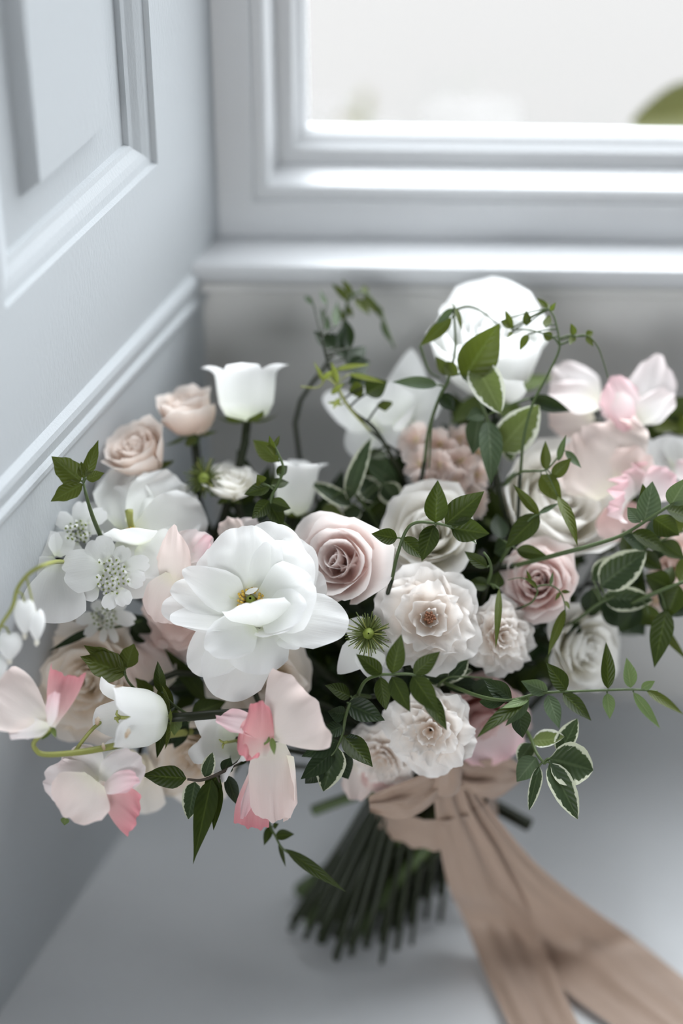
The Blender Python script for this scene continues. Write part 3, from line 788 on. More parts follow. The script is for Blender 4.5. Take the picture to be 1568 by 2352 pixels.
# white flowers at the back, built petal by petal
r = flower_root('lisianthus', 'white pointed bloom behind the lime tendrils at the upper middle', 930, 930, 1.002, 'flower')
petals(r, 1.002, [
    ('white', 930, 960, 6, 945, 800, 10, 130, (-.2, -.1, 1), dict(cup=.5, bend=.3, round=.7, rn=1.4)),
    ('white', 930, 970, 0, 1010, 880, 0, 110, (-.4, .2, 1), dict(cup=.5, bend=.3, round=.5)),
    ('white', 925, 975, 0, 880, 880, -4, 110, (.3, .2, 1), dict(cup=.5, bend=.3, round=.5)),
    ('white', 930, 985, -6, 950, 930, -14, 130, (0, .7, .4), dict(cup=.6, bend=.5, round=.4))], 2)
add_stem(r, at(930, 975, 1.004), vv(0, .6, .4))
r = flower_root('lisianthus', 'white bloom with drooping lower petal left of the dark vine at the back', 830, 985, 1.004, 'flower')
petals(r, 1.004, [
    ('white', 860, 985, 4, 745, 905, 8, 90, (.2, .3, 1), dict(cup=.3, bend=-.3, round=.5)),
    ('white', 855, 980, 4, 830, 885, 6, 100, (0, -.2, 1), dict(cup=.4, bend=.3, round=.4)),
    ('white', 865, 985, 0, 925, 925, 0, 105, (-.3, .1, 1), dict(cup=.4, bend=.3, round=.4)),
    ('white', 860, 990, 0, 800, 1040, 0, 85, (.2, .5, 1), dict(cup=.3, bend=-.4, round=.4)),
    ('white', 865, 995, -4, 900, 1045, -6, 90, (-.2, .5, 1), dict(cup=.3, bend=-.4, round=.4))], 3)
add_stem(r, at(862, 990, 1.008), vv(-.2, .5, .6))

# ------------------------------------------------------------------ white poppy-like flower and lacy white flowers on the left
r = flower_root('poppy', 'ruffled white flower with a lime green pistil on the left', 305, 1225, .955, 'flower')
petals(r, .945, [
    ('white', 305, 1225, 12, 345, 1090, 34, 235, (0, -.3, 1), dict(cup=.3, bend=.4, base=.4, ruf=.16, rf=6, round=.28, jag=.03, nu=22, nv=16)),
    ('white', 308, 1225, 9, 432, 1118, 26, 190, (-.2, -.3, 1), dict(cup=.3, bend=.4, base=.4, ruf=.16, rf=5, round=.3, jag=.03, nu=20, nv=16)),
    ('white', 298, 1218, 10, 250, 1128, 26, 175, (.2, -.3, 1), dict(cup=.3, bend=.3, base=.4, ruf=.14, rf=5, round=.3, jag=.03, nu=20, nv=16)),
    ('white', 312, 1222, 6, 474, 1190, 24, 160, (-.4, -.2, 1), dict(cup=.35, bend=.4, ruf=.10, rf=4, round=.35)),
    ('white', 318, 1238, 6, 335, 1375, 0, 210, (0, .35, 1), dict(cup=.45, bend=.4, base=.5, ruf=.06, rf=4, round=.38)),
    ('white', 315, 1252, 2, 268, 1216, -8, 165, (0, .85, -.1), dict(cup=.4, bend=.6, base=.5, ruf=.08, round=.35)),
    ('white', 320, 1250, 2, 395, 1300, -6, 130, (-.4, .4, .8), dict(cup=.4, bend=.5, ruf=.10, round=.35))], 4)
q = .945 / FPX
v, f = tube(spline([at(306, 1225, .951), at(299, 1200, .949), at(296, 1172, .947)], 8), [8 * q] * 6 + [9 * q, 10 * q], 8)
mesh_obj('pistil', v, f, MATS['limestem'], r)
for k in range(14):
    a = k * .4488
    b = at(304 + 6 * math.cos(a), 1226 + 4 * math.sin(a), .950); t_ = at(304 + 17 * math.cos(a), 1222 + 8 * math.sin(a), .947)
    v, f = tube([b, t_, t_ + (t_ - b) * .2], [1.2 * q, 1.6 * q, 2.6 * q], 5); mesh_obj('stamen', v, f, MATS['anther'], r)
add_stem(r, at(305, 1235, .960), vv(-.2, .3, .8))

def florets(root, d, px, py, rpx, n, seed):
    """centre of a lace flower: tiny petals and green pistils, more than one could count"""
    rr = np.random.default_rng(seed); q = d / FPX; W_, Fw = [], []; G_, Fg = [], []
    for k in range(n):
        a = k * 2.39996; s = rpx * math.sqrt((k + .5) / n)
        c = at(px + s * math.cos(a), py + s * .9 * math.sin(a), d + rr.uniform(-.004, .004))
        for j in range(3):
            b = rr.uniform(0, 6.28); T = c + vv(math.cos(b) * 9 * q, math.sin(b) * 9 * q, rr.uniform(0, 8) * q)
            v, f, uv = sheet(c, T, 8 * q, vv(rr.uniform(-.5, .5), rr.uniform(-.5, .5), 1), .5, .4, nu=2, nv=2)
            o = len(W_); W_ += v.tolist(); Fw += [tuple(i + o for i in x) for x in f]
        v, f = tube([c, c + vv(0, 0, 6 * q), c + vv(rr.uniform(-2, 2) * q, 2 * q, 11 * q)], [2.0 * q, 2.6 * q, 1.4 * q], 5)
        o = len(G_); G_ += list(v); Fg += [tuple(i + o for i in x) for x in f]
    uv = np.tile([0.5, 0.8], (len(W_), 1))
    tag(mesh_obj('floret', W_, Fw, MATS['white'], root, uv), kind='stuff')
    tag(mesh_obj('pistil', G_, Fg, MATS['pistil'], root), kind='stuff')
def lace(label, d, cx, cy, rpx, n, rows, seed, ax=(-.3, .2, 1)):
    r = flower_root('lace_flower', label, cx, cy, d + .006, 'flower', )
    petals(r, d, [('white', *row[:6], row[6], row[7] if len(row) > 7 else (0, .2, 1), dict(cup=-.25, bend=-.35, base=.3, round=.28, notch=.10, ruf=.05, nu=10, nv=9)) for row in rows], seed)
    florets(r, d, cx, cy, rpx, n, seed)
    add_stem(r, at(cx, cy, d + .008), vv(*ax), 'stem', .0014)
lace('lacy white flower with speckled green centre beside the ruffled white poppy', .938, 252, 1325, 46, 46, [
    (238, 1300, 0, 142, 1318, -4, 104, (.15, .35, 1)), (245, 1290, 0, 215, 1235, 2, 70), (285, 1300, 0, 345, 1292, 0, 42), (290, 1322, 0, 332, 1338, -4, 44),
    (275, 1350, -2, 290, 1392, -6, 40), (260, 1360, -2, 245, 1400, -6, 36), (225, 1350, 0, 190, 1372, -4, 42), (270, 1290, 0, 290, 1255, 4, 40)], 5)
lace('lacy white flower with narrow splayed petals under the other lace flowers', .962, 240, 1418, 30, 26, [
    (255, 1412, 0, 312, 1428, -4, 36), (262, 1405, 0, 285, 1372, 0, 32), (225, 1415, 0, 172, 1425, -2, 30), (250, 1435, 0, 268, 1478, -4, 20), (240, 1440, 0, 235, 1476, -4, 18),
    (225, 1430, 0, 195, 1462, -2, 24), (230, 1402, 0, 215, 1380, 2, 28)], 6)
lace('faint lacy white flower against the shutter at the upper left of the blooms', .948, 180, 1222, 30, 26, [
    (170, 1215, 0, 128, 1180, 2, 40), (185, 1205, 0, 190, 1150, 4, 46), (165, 1235, 0, 122, 1262, -2, 44), (205, 1205, 0, 240, 1170, 4, 40), (200, 1225, 0, 222, 1200, 0, 36), (175, 1245, 0, 165, 1285, -2, 40)], 7)
r = flower_root('cosmos', 'white flower with one broad petal hanging down beside the heart shaped buds', 128, 1290, .942, 'flower')
petals(r, .938, [
    ('white', 130, 1288, 2, 124, 1432, -4, 150, (0, .25, 1), dict(cup=.2, bend=-.3, base=.18, round=.2, ruf=.06, vm=.9)),
    ('white', 128, 1284, 4, 80, 1335, 6, 70, (.2, .1, 1), dict(cup=.2, bend=-.2, round=.3)),
    ('white', 128, 1278, 4, 98, 1225, 8, 66, (.1, -.1, 1), dict(cup=.2, bend=.2, round=.3)),
    ('white', 132, 1278, 4, 150, 1222, 8, 60, (0, -.1, 1), dict(cup=.2, bend=.2, round=.3))], 8)
add_stem(r, at(130, 1288, .944), vv(-.5, .2, .8), 'stem', .0015)

# bleeding heart: arching lime stem with hanging white hearts
def heart_mesh(c, w, h, dep):
    vs = []; nu, nv = 18, 10
    for j in range(nv + 1):
        ph = math.pi * j / nv
        for i in range(nu):
            th = 2 * math.pi * i / nu
            x = math.sin(ph) * math.cos(th); y = math.cos(ph); z = math.sin(ph) * math.sin(th)
            y2 = y - .38 * (1 - abs(x)) ** 2 * max(0, y) - .0; x2 = x * (1.0 if y > 0 else (1 - .55 * (-y) ** 1.5))
            vs.append(c + vv(x2 * w / 2, y2 * h / 2, z * dep / 2))
    uv = [((i / nu * 3) % 1, .9) for j in range(nv + 1) for i in range(nu)]
    return vs, grid_faces(nv, nu, True), uv
d = .888; q = d / FPX
r = flower_root('bleeding_heart', 'arching lime stem hung with white heart shaped buds at the left edge', 130, 1290, d, 'flower')
sp = spline([at(175, 1300, d + .085), at(140, 1290, d + .045), at(105, 1297, d), at(68, 1316, d), at(40, 1352, d), at(28, 1395, d - .002), at(0, 1440, d - .004), at(-25, 1500, d - .004)], 36)
v, f = tube(sp, np.linspace(6 * q, 4 * q, len(sp)), 7); mesh_obj('stem', v, f, MATS['limestem'], r)
for hx, hy, w, h, jx, jy in ((57, 1412, 52, 92, 38, 1358), (22, 1480, 60, 74, 2, 1438), (84, 1432, 40, 84, 60, 1322), (-8, 1530, 52, 70, -18, 1482)):
    b = mesh_obj('bud', *heart_mesh(at(hx, hy, d), w * q, h * q, w * .8 * q)[:2], MATS['bell'], r, heart_mesh(at(hx, hy, d), w * q, h * q, w * .8 * q)[2])
    v, f = tube(spline([at(jx, jy, d), at((jx + hx) / 2 + 4, hy - h * .5, d), at(hx, hy - h * .22, d)], 8), 2.6 * q, 5); mesh_obj('pedicel', v, f, MATS['limestem'], b)
    v, f = tube([at(hx, hy + h * .40, d), at(hx, hy + h * .54, d), at(hx, hy + h * .62, d)], [5 * q, 7 * q, 3 * q], 6); mesh_obj('inner_petal', v, f, MATS['cream'], b, [[.5, .5]] * len(v))
v, f = stem_world(at(175, 1300, d + .085), vv(-.6, .3, .6), .0012); mesh_obj('stem', v, f, MATS['stem'], r)

# ------------------------------------------------------------------ bellflowers
bell('bellflower', 'upright white bell with frilled rim standing above the blooms', 567, 968, .985, (-.03, 1, -.02), 74, 132, .30, seed=1, roll=.3)
bell('bellflower', 'white bell half hidden behind the small dark leaf sprig', 672, 1185, .982, (.10, 1, .06), 52, 132, .34, seed=2, roll=.9)
b3 = bell('bellflower', 'white bell lying sideways with brown tipped rim at lower left', 383, 1648, .928, (-1, .03, .42), 78, 155, .20, seed=3, roll=.75, lobe=.30)
for k, (x0, y0, x1, y1, w, dz) in enumerate([(226, 1646, 222, 1666, 14, .9160), (236, 1706, 240, 1724, 10, .9155), (298, 1672, 288, 1696, 12, .9040), (262, 1578, 282, 1574, 6, .9130)]):
    v, f, uv = sheet(at(x0, y0, dz), at(x1, y1, dz - .001), w * .915 / FPX, vv(-.4, .1, 1), .6, .4, round=.4, ruf=.3, rf=6, jag=.06, nu=8, nv=8, seed=k)
    mesh_obj('withered_tip', v, f, MATS['withered'], b3, uv, label='dry brown tip of a petal lobe')
bell('bellflower', 'open pale bell facing outwards behind the coral sweet pea', 548, 1700, .948, (-.45, .0, .85), 60, 92, .35, seed=4, roll=.2, lobe=.22)

# ------------------------------------------------------------------ sweet peas
r = flower_root('sweet_pea', 'pink and white sweet pea cut by the left edge of the picture', 118, 1672, .905, 'sweet pea')
petals(r, .905, [
    ('pea', 110, 1668, 0, -35, 1578, -6, 165, (.2, .45, 1), dict(name='banner', cup=.35, bend=.3, base=.25, vm=.95, round=.22, ruf=.05, nu=16, nv=16)),
    ('peawhite', 113, 1668, -4, 20, 1685, -8, 75, (.1, .9, .6), dict(name='banner_fold', cup=.4, bend=.5, base=.3, round=.4)),
    ('coral', 114, 1668, -2, 150, 1550, 2, 92, (-.2, .2, 1), dict(name='wing', cup=-.5, bend=.3, base=.28, vm=.95, round=-.12, ruf=.05)),
    ('pink', 114, 1668, -5, 130, 1590, -8, 40, (-.5, .2, .8), dict(name='wing', cup=.5, bend=.2, base=.3, round=.2)),
    ('sepal', 118, 1672, 2, 95, 1700, 0, 16, (0, .2, 1), dict(name='sepal', leaf=True, nu=4, nv=6)),
    ('sepal', 120, 1670, 0, 128, 1695, -4, 14, (0, .2, 1), dict(name='sepal', leaf=True, nu=4, nv=6))], 9)
q = .905 / FPX
sp = spline([at(118, 1672, .906), at(80, 1702, .905), at(82, 1722, .906), at(105, 1733, .908), at(180, 1728, .912), at(260, 1714, .920), at(360, 1692, .938), at(440, 1680, .955)], 40)
v, f = tube(sp, np.concatenate([np.linspace(5 * q, 7 * q, len(sp) - 15), np.linspace(7.5 * q, 9 * q, 15)]), 8); mesh_obj('flower_stalk', v, f, MATS['limestem'], r)
v, f = stem_world(at(440, 1680, .955), vv(-.9, 0, .3), .0016); mesh_obj('stem', v, f, MATS['darkstem'], r)

r = flower_root('sweet_pea', 'blush and coral sweet pea hanging lowest on the left', 224, 1800, .915, 'sweet pea')
petals(r, .915, [
    ('peawhite', 228, 1802, 2, 140, 1742, 2, 135, (.2, -.1, 1), dict(name='banner', cup=.4, bend=.5, base=.35, round=.35, ruf=.08)),
    ('peawhite', 226, 1806, 2, 98, 1790, -4, 110, (.3, .3, 1), dict(name='banner', cup=.5, bend=.6, base=.35, round=.35, ruf=.06)),
    ('pea', 218, 1790, -5, 152, 1876, -10, 150, (.1, .3, 1), dict(name='wing', cup=.5, bend=.45, base=.4, round=.35, ruf=.07, nu=16)),
    ('peawhite', 232, 1812, 0, 322, 1738, 0, 100, (-.1, .1, 1), dict(name='banner', cup=-.35, bend=-.3, base=.28, round=.3, ruf=.10)),
    ('pink', 234, 1814, -3, 318, 1790, -6, 60, (-.1, .7, .8), dict(name='wing', cup=.3, bend=-.3, base=.35, round=.3, ruf=.12)),
    ('coral', 224, 1800, -2, 316, 1880, -5, 92, (-.1, .4, 1), dict(name='wing', cup=-.3, bend=-.25, base=.24, vm=.9, round=.1, skew=.16, ruf=.08)),
    ('sepal', 150, 1876, 0, 148, 1896, 2, 22, (0, .2, 1), dict(name='sepal', leaf=True, nu=4, nv=6)),
    ('sepal', 226, 1800, 4, 232, 1772, 4, 20, (0, .2, 1), dict(name='sepal', leaf=True, nu=4, nv=6))], 10)
q = .915 / FPX
sp = spline([at(226, 1802, .917), at(205, 1775, .920), at(165, 1740, .922), at(172, 1726, .916), at(215, 1672, .926), at(260, 1640, .945)], 24)
v, f = tube(sp, 4.5 * q, 7); mesh_obj('flower_stalk', v, f, MATS['limestem'], r)
v, f = stem_world(at(260, 1640, .945), vv(-.7, -.3, .4), .0016); mesh_obj('stem', v, f, MATS['darkstem'], r)

r = flower_root('sweet_pea', 'blush and coral sweet pea under the large white flower in the middle front', 616, 1690, .918, 'sweet pea')
petals(r, .918, [
    ('pea', 610, 1692, 0, 722, 1606, -6, 225, (-.1, .15, 1), dict(name='banner', cup=.3, bend=-.35, base=.08, vm=1.05, round=.20, rn=2.0, curl=-.06, ruf=.05, rf=4, nu=20, nv=16)),
    ('pink', 612, 1690, -3, 495, 1648, -2, 62, (.1, .7, .8), dict(name='wing', cup=.5, bend=-.3, base=.5, round=.35, ruf=.12)),
    ('coral', 598, 1740, -6, 596, 1612, -10, 78, (.4, .1, 1), dict(name='wing', cup=-.5, bend=.3, base=.5, vm=.5, round=.4, ruf=.10)),
    ('coral', 600, 1640, -4, 566, 1745, -8, 70, (.3, .2, 1), dict(name='wing', cup=-.4, bend=.3, base=.5, round=.35, ruf=.12)),
    ('cream', 605, 1690, -2, 560, 1670, -8, 34, (.1, .5, 1), dict(name='keel', cup=.8, bend=.4, base=.5, round=.4)),
    ('sepal', 624, 1694, -5, 630, 1734, -9, 16, (0, .3, 1), dict(name='sepal', leaf=True, nu=4, nv=7, bend=.5)),
    ('sepal', 618, 1692, -4, 606, 1712, -6, 14, (0, .3, 1), dict(name='sepal', leaf=True, nu=4, nv=6))], 11)
add_stem(r, at(618, 1692, .924), vv(-.1, .2, .8), 'stem', .0013)
r = flower_root('sweet_pea', 'drooping blush sweet pea with a deep coral lower petal at the bottom front', 640, 1712, .926, 'sweet pea')
petals(r, .926, [
    ('pea', 622, 1706, -2, 632, 1886, -4, 112, (.1, .2, 1), dict(name='banner', cup=-.4, bend=.3, base=.6, vm=.5, round=.2, ruf=.07, nu=16, nv=16)),
    ('pea', 664, 1735, 0, 655, 1885, 2, 52, (-.5, .2, 1), dict(name='banner_fold', cup=.6, bend=.3, base=.6, round=.3, ruf=.08)),
    ('coral', 588, 1760, 4, 578, 1902, 6, 84, (.2, .0, 1), dict(name='wing', cup=-.3, bend=.2, base=.3, vm=.9, round=.05, skew=-.04, ruf=.04)),
    ('pink', 590, 1765, 1, 556, 1880, 2, 34, (.8, .1, 1), dict(name='wing', cup=.4, bend=.2, base=.4, round=.3, ruf=.05))], 12)
add_stem(r, at(628, 1704, .934), vv(.1, -.5, .6), 'stem', .0013)
r = flower_root('sweet_pea', 'dim beige pink sweet pea standing before the ruffled white poppy', 395, 1330, .936, 'sweet pea')
petals(r, .936, [
    ('pea', 385, 1345, 2, 402, 1206, -2, 92, (-.3, .2, 1), dict(name='banner', cup=-.5, bend=.3, base=.5, round=.6, rn=1.6, ruf=.06)),
    ('peawhite', 400, 1330, 4, 478, 1228, 6, 130, (-.2, .2, 1), dict(name='banner', cup=.3, bend=.3, base=.35, round=.3, ruf=.10)),
    ('pink', 430, 1290, 6, 482, 1232, 3, 55, (-.2, .5, 1), dict(name='wing', cup=.3, bend=.4, round=.3, ruf=.1)),
    ('pea', 400, 1320, 2, 368, 1430, 0, 110, (.2, .3, 1), dict(name='wing', cup=.3, bend=-.3, base=.4, round=.35, ruf=.10))], 13)
add_stem(r, at(395, 1340, .956), vv(0, .4, .7), 'stem', .0013)
r = flower_root('sweet_pea', 'blush sweet pea peeping out just above the large white flower', 540, 1235, .955, 'sweet pea')
petals(r, .955, [('pea', 540, 1240, 4, 520, 1190, 2, 62, (0, .2, 1), dict(name='banner', cup=.4, bend=.4, base=.5, round=.35, ruf=.1)),
                 ('peawhite', 545, 1240, 6, 590, 1195, 6, 60, (0, .1, 1), dict(name='wing', cup=.4, bend=.4, base=.5, round=.4, ruf=.1))], 14)
add_stem(r, at(542, 1245, .962), vv(0, .5, .6), 'stem', .0013)
r = flower_root('sweet_pea', 'shaded blush sweet pea with wavy rim left of the large white flower', 345, 1570, .962, 'sweet pea')
petals(r, .962, [('pea', 385, 1580, 4, 305, 1490, 2, 130, (.3, .1, 1), dict(name='banner', cup=.3, bend=.3, base=.4, round=.25, ruf=.14, rf=6, nu=18)),
                 ('pea', 390, 1560, 6, 370, 1468, 8, 100, (.1, .1, 1), dict(name='banner', cup=.3, bend=.3, base=.4, round=.3, ruf=.12, rf=5)),
                 ('beige', 380, 1590, 4, 300, 1585, 4, 80, (.2, .4, 1), dict(name='wing', cup=.3, bend=-.3, base=.4, round=.3, ruf=.1))], 15)
add_stem(r, at(388, 1580, .970), vv(-.4, .1, .6), 'stem', .0013)
r = flower_root('sweet_pea', 'cream petalled sweet pea hanging lowest behind the coral one on the left', 320, 1740, .975, 'sweet pea')
petals(r, .975, [('beige', 315, 1735, 4, 342, 1868, 4, 90, (-.1, .1, 1), dict(name='banner', cup=.3, bend=-.2, base=.5, round=.12, ruf=.08)),
                 ('beige', 320, 1735, 0, 250, 1800, 2, 110, (.2, .2, 1), dict(name='wing', cup=.3, bend=-.3, base=.4, round=.3, ruf=.08))], 16)
add_stem(r, at(320, 1730, .980), vv(-.2, -.3, .6), 'stem', .0013)
# upper right
r = flower_root('sweet_pea', 'pink sweet pea with a folded white upper petal at the top right', 1450, 960, .992, 'sweet pea')
petals(r, .992, [
    ('peawhite', 1462, 965, 2, 1508, 812, 2, 130, (-.3, .1, 1), dict(name='banner', cup=-.6, bend=.25, base=.25, vm=.9, round=.5, rn=1.5, skew=.12)),
    ('peawhite', 1468, 970, -3, 1545, 905, -3, 80, (-.2, .5, 1), dict(name='banner_fold', cup=.4, bend=-.3, base=.3, round=.35)),
    ('pink', 1455, 975, -2, 1405, 868, -6, 110, (.2, .3, 1), dict(name='wing', cup=-.6, bend=-.5, base=.5, round=.4, ruf=.06)),
    ('pink', 1420, 900, -6, 1438, 990, -8, 72, (.1, .4, 1), dict(name='wing', cup=-.7, bend=-.3, base=.7, round=.45)),
    ('peawhite', 1440, 960, 0, 1372, 928, -6, 40, (.2, .5, 1), dict(name='keel', cup=.5, bend=.3, base=.5, round=.4))], 17)
add_stem(r, at(1460, 985, 1.0), vv(.1, .5, .6), 'stem', .0013)
r = flower_root('sweet_pea', 'pale sweet pea with rolled petals between the top white rose and the pink one', 1360, 920, .998, 'sweet pea')
petals(r, .998, [
    ('peawhite', 1372, 925, 4, 1272, 845, 6, 110, (.1, .1, 1), dict(name='banner', cup=-.5, bend=-.3, base=.35, round=.4)),
    ('peawhite', 1374, 930, 0, 1258, 905, 0, 95, (.2, .6, 1), dict(name='banner_fold', cup=.5, bend=-.3, base=.4, round=.35)),
    ('pea', 1360, 945, 2, 1262, 975, 4, 100, (.1, .3, 1), dict(name='wing', cup=.4, bend=-.3, base=.4, round=.35))], 18)
add_stem(r, at(1375, 935, 1.006), vv(.1, .4, .6), 'stem', .0013)
r = flower_root('sweet_pea', 'broad wavy cream and pink sweet pea above the large cream rose', 1410, 1110, .978, 'sweet pea')
petals(r, .978, [
    ('pea', 1420, 1125, 8, 1345, 985, 4, 250, (.25, -.2, 1), dict(name='banner', cup=.45, bend=.8, base=.5, round=.2, ruf=.09, rf=7, nu=22, nv=16)),
    ('pea', 1430, 1110, 8, 1475, 1035, 4, 110, (-.3, -.2, 1), dict(name='banner', cup=.3, bend=.5, base=.4, round=.3, ruf=.08)),
    ('pink', 1435, 1165, -2, 1425, 1098, -10, 205, (0, .7, .5), dict(name='wing', cup=.35, bend=-.4, base=.6, round=.25, ruf=.14, rf=6, nu=20)),
    ('dusky', 1420, 1160, 4, 1440, 1240, 2, 130, (0, .2, 1), dict(name='wing', cup=.3, bend=-.3, base=.5, round=.3, ruf=.06)),
    ('pink', 1490, 1140, -2, 1545, 1085, -4, 90, (-.2, .4, 1), dict(name='wing', cup=.3, bend=.3, base=.5, round=.3, ruf=.08))], 19)
add_stem(r, at(1430, 1150, .988), vv(.2, .3, .7), 'stem', .0014)
r = flower_root('sweet_pea', 'white sweet pea cut by the right edge of the picture', 1540, 1080, .988, 'sweet pea')
petals(r, .988, [
    ('white', 1550, 1085, 2, 1500, 1010, 2, 110, (.1, .1, 1), dict(name='banner', cup=.4, bend=.3, base=.4, round=.35)),
    ('white', 1555, 1080, 2, 1600, 1020, 2, 120, (-.1, .1, 1), dict(name='banner', cup=.4, bend=.3, base=.4, round=.35)),
    ('pink', 1550, 1090, -4, 1590, 1075, -6, 60, (-.1, .5, 1), dict(name='wing', cup=.4, bend=.3, base=.4, round=.35)),
    ('white', 1490, 1060, 2, 1478, 1005, 4, 62, (.2, .1, 1), dict(name='wing', cup=-.4, bend=.3, base=.4, round=.35))], 20)
add_stem(r, at(1550, 1095, .996), vv(.3, .3, .7), 'stem', .0013)
r = flower_root('sweet_pea', 'dusky pink drooping petals beside the ribbon knot on its right', 1120, 1700, .985, 'sweet pea')
petals(r, .985, [('pink', 1110, 1660, 0, 1140, 1755, -4, 150, (.1, .2, 1), dict(name='banner', cup=.3, bend=-.3, base=.6, round=.3, ruf=.08)),
                 ('pea', 1060, 1640, 4, 1075, 1740, 0, 80, (0, .2, 1), dict(name='wing', cup=.3, bend=-.3, base=.6, round=.35))], 21)
add_stem(r, at(1105, 1655, .992), vv(.1, -.3, .6), 'stem', .0013)
r = flower_root('sweet_pea', 'pale pink petals hanging under the frilly blush rose', 830, 1760, .974, 'sweet pea')
petals(r, .974, [('pea', 830, 1750, 2, 815, 1838, 0, 78, (0, .1, 1), dict(name='banner', cup=.4, bend=-.2, base=.6, round=.35, ruf=.08)),
                 ('dusky', 880, 1765, 2, 875, 1822, 0, 100, (0, .1, 1), dict(name='wing', cup=.4, bend=-.2, base=.6, round=.35, ruf=.06))], 22)
add_stem(r, at(840, 1745, .980), vv(-.1, -.4, .6), 'stem', .0013)

# ------------------------------------------------------------------ peach stock, love-in-a-mist
def stock(label, d, spots, w, seed):
    r = flower_root('stock', label, spots[0][0], spots[0][1], d + .012, 'flower')
    rr = np.random.default_rng(seed)
    for k, (x, y, z) in enumerate(spots):
        for j in range(5):
            a = j * 1.2566 + rr.uniform(-.3, .3); L = w * rr.uniform(.40, .62)
            petals(r, d, [('stock', x, y, z + 3, x + L * math.cos(a), y - L * math.sin(a), z - 3, w * rr.uniform(.46, .60), (math.cos(a) * -.3 + rr.uniform(-.7, .7), math.sin(a) * -.3 + rr.uniform(-.7, .7), 1), dict(cup=.3, bend=rr.uniform(-.4, .7), base=.3, round=.2, ruf=.30, rf=6, nu=10, nv=8, jag=.03))], seed + k * 7 + j)
    add_stem(r, at(spots[0][0], spots[0][1], d + .014), vv(0, .5, .6), 'stem', .0018)
stock('peach pink cluster of frilly stock flowers in the middle of the bouquet', .980, [
    (1010, 1068, 0), (962, 1066, 2), (1058, 1058, 2), (1095, 1090, 4), (1045, 1110, 0), (985, 1115, 0), (1085, 1150, 3), (1010, 1020, 6), (955, 1010, 8), (1055, 1010, 8), (1100, 1040, 8), (1030, 1150, 4), (975, 1160, 4)], 78, 3)
stock('coral pink frilly stock flowers among dark leaves at the right edge', .992, [(1500, 1220, 0), (1545, 1235, 0), (1520, 1330, 0), (1560, 1370, 0), (1505, 1380, 2), (1450, 1210, 2)], 64, 9)
def nigella(label, d, px, py, rpx, n, rows, seed, ax=(0, .3, 1)):
    r = flower_root('love_in_a_mist', label, px, py, d + .005, 'flower')
    petals(r, d, rows, seed)
    rr = np.random.default_rng(seed); q = d / FPX
    for k in range(n):
        a = k * 2.39996; z = rr.uniform(-.3, .9); L = rpx * rr.uniform(.6, 1.0)
        dv = unit(np.array([math.cos(a), math.sin(a), z]))
        b = at(px, py, d); m_ = b + vv(*(dv * L * .55 * q)); t_ = b + vv(*(dv * L * q)) + vv(0, 0, 8 * q)
        v, f = tube(spline([b, m_, t_], 6), np.linspace(2.6 * q, 1.2 * q, 6), 5)
        mesh_obj('bract', v, f, MATS['olive' if 0 else ('limestem' if k % 9 == 0 else 'sepalstem')], r)
    vs = []
    for z, rr_ in [(-10, 6), (0, 13), (12, 14), (22, 9), (28, 2)]:
        for j in range(8):
            a = j * .785; vs.append(at(px + rr_ * math.cos(a), py + rr_ * math.sin(a), d - z * q))
    mesh_obj('seed_head', vs, grid_faces(4, 8, True), MATS['pistil'], r)
    add_stem(r, at(px, py, d + .006), vv(*ax), 'stem', .0013)
nigella('white love-in-a-mist with a star of green threads right of the large white flower', .934, 846, 1455, 60, 64, [
    ('white', 838, 1480, 4, 775, 1548, 8, 72, (.1, .3, 1), dict(cup=.2, bend=-.3, round=.6, rn=1.4)), ('white', 850, 1490, 4, 850, 1560, 6, 70, (0, .3, 1), dict(cup=.2, bend=-.3, round=.6, rn=1.4)),
    ('white', 835, 1450, 6, 788, 1430, 8, 60, (.2, .1, 1), dict(cup=.2, round=.6, rn=1.4)), ('white', 870, 1480, 6, 905, 1540, 8, 56, (-.1, .3, 1), dict(cup=.2, bend=-.3, round=.6, rn=1.4))], 31)
nigella('green thread-like tuft of love-in-a-mist beside the small cream bud', .972, 468, 1098, 54, 46, [], 32, (0, .7, .4))

# ------------------------------------------------------------------ jasmine and other greenery
FL = dict(bend=-.25, fold=.10, cup=.2)
sprig('jasmine_sprig', 'glossy dark leaflets arching over the cream rose in the middle', .925, [(900, 1330, 14), (912, 1275, 6), (933, 1218, 2), (958, 1200, 0), (1000, 1202, -2), (1035, 1210, -3), (1062, 1222, -3)], [
    (1000, 1200, 1005, 1102, 58, None, 0, -6), (1022, 1204, 1112, 1128, 66, None, 0, -4), (1035, 1212, 1124, 1226, 62, None, 0, -8, dict(bend=.3)), (1028, 1210, 1095, 1250, 40, 'varie', 2, 2, dict(n=(0, .9, .5))),
    (996, 1206, 968, 1290, 50), (912, 1236, 852, 1226, 40, None, 0, -4), (922, 1236, 976, 1284, 44, None, 2, 0), (1000, 1210, 965, 1260, 44)], spread=.3)
sprig('jasmine_sprig', 'row of six dark leaflets in front of the brown centred rose', .914, [(820, 1600, 30), (838, 1565, 16), (868, 1551, 4), (900, 1549, 0), (945, 1549, -2), (985, 1562, -2)], [
    (877, 1548, 817, 1502, 40, None, 0, -4, FL), (901, 1546, 922, 1456, 46, None, 0, -6, FL), (950, 1549, 1011, 1496, 42, None, 0, -3, FL), (874, 1556, 886, 1632, 40, None, 0, 0, FL),
    (900, 1554, 942, 1636, 46, None, 0, -6, FL), (948, 1552, 1008, 1640, 56, None, 0, -6, dict(FL, n=(-.3, .3, 1))), (972, 1590, 1026, 1678, 46, None, -1, -2, dict(FL, n=(.5, .1, 1)))], spread=.2)
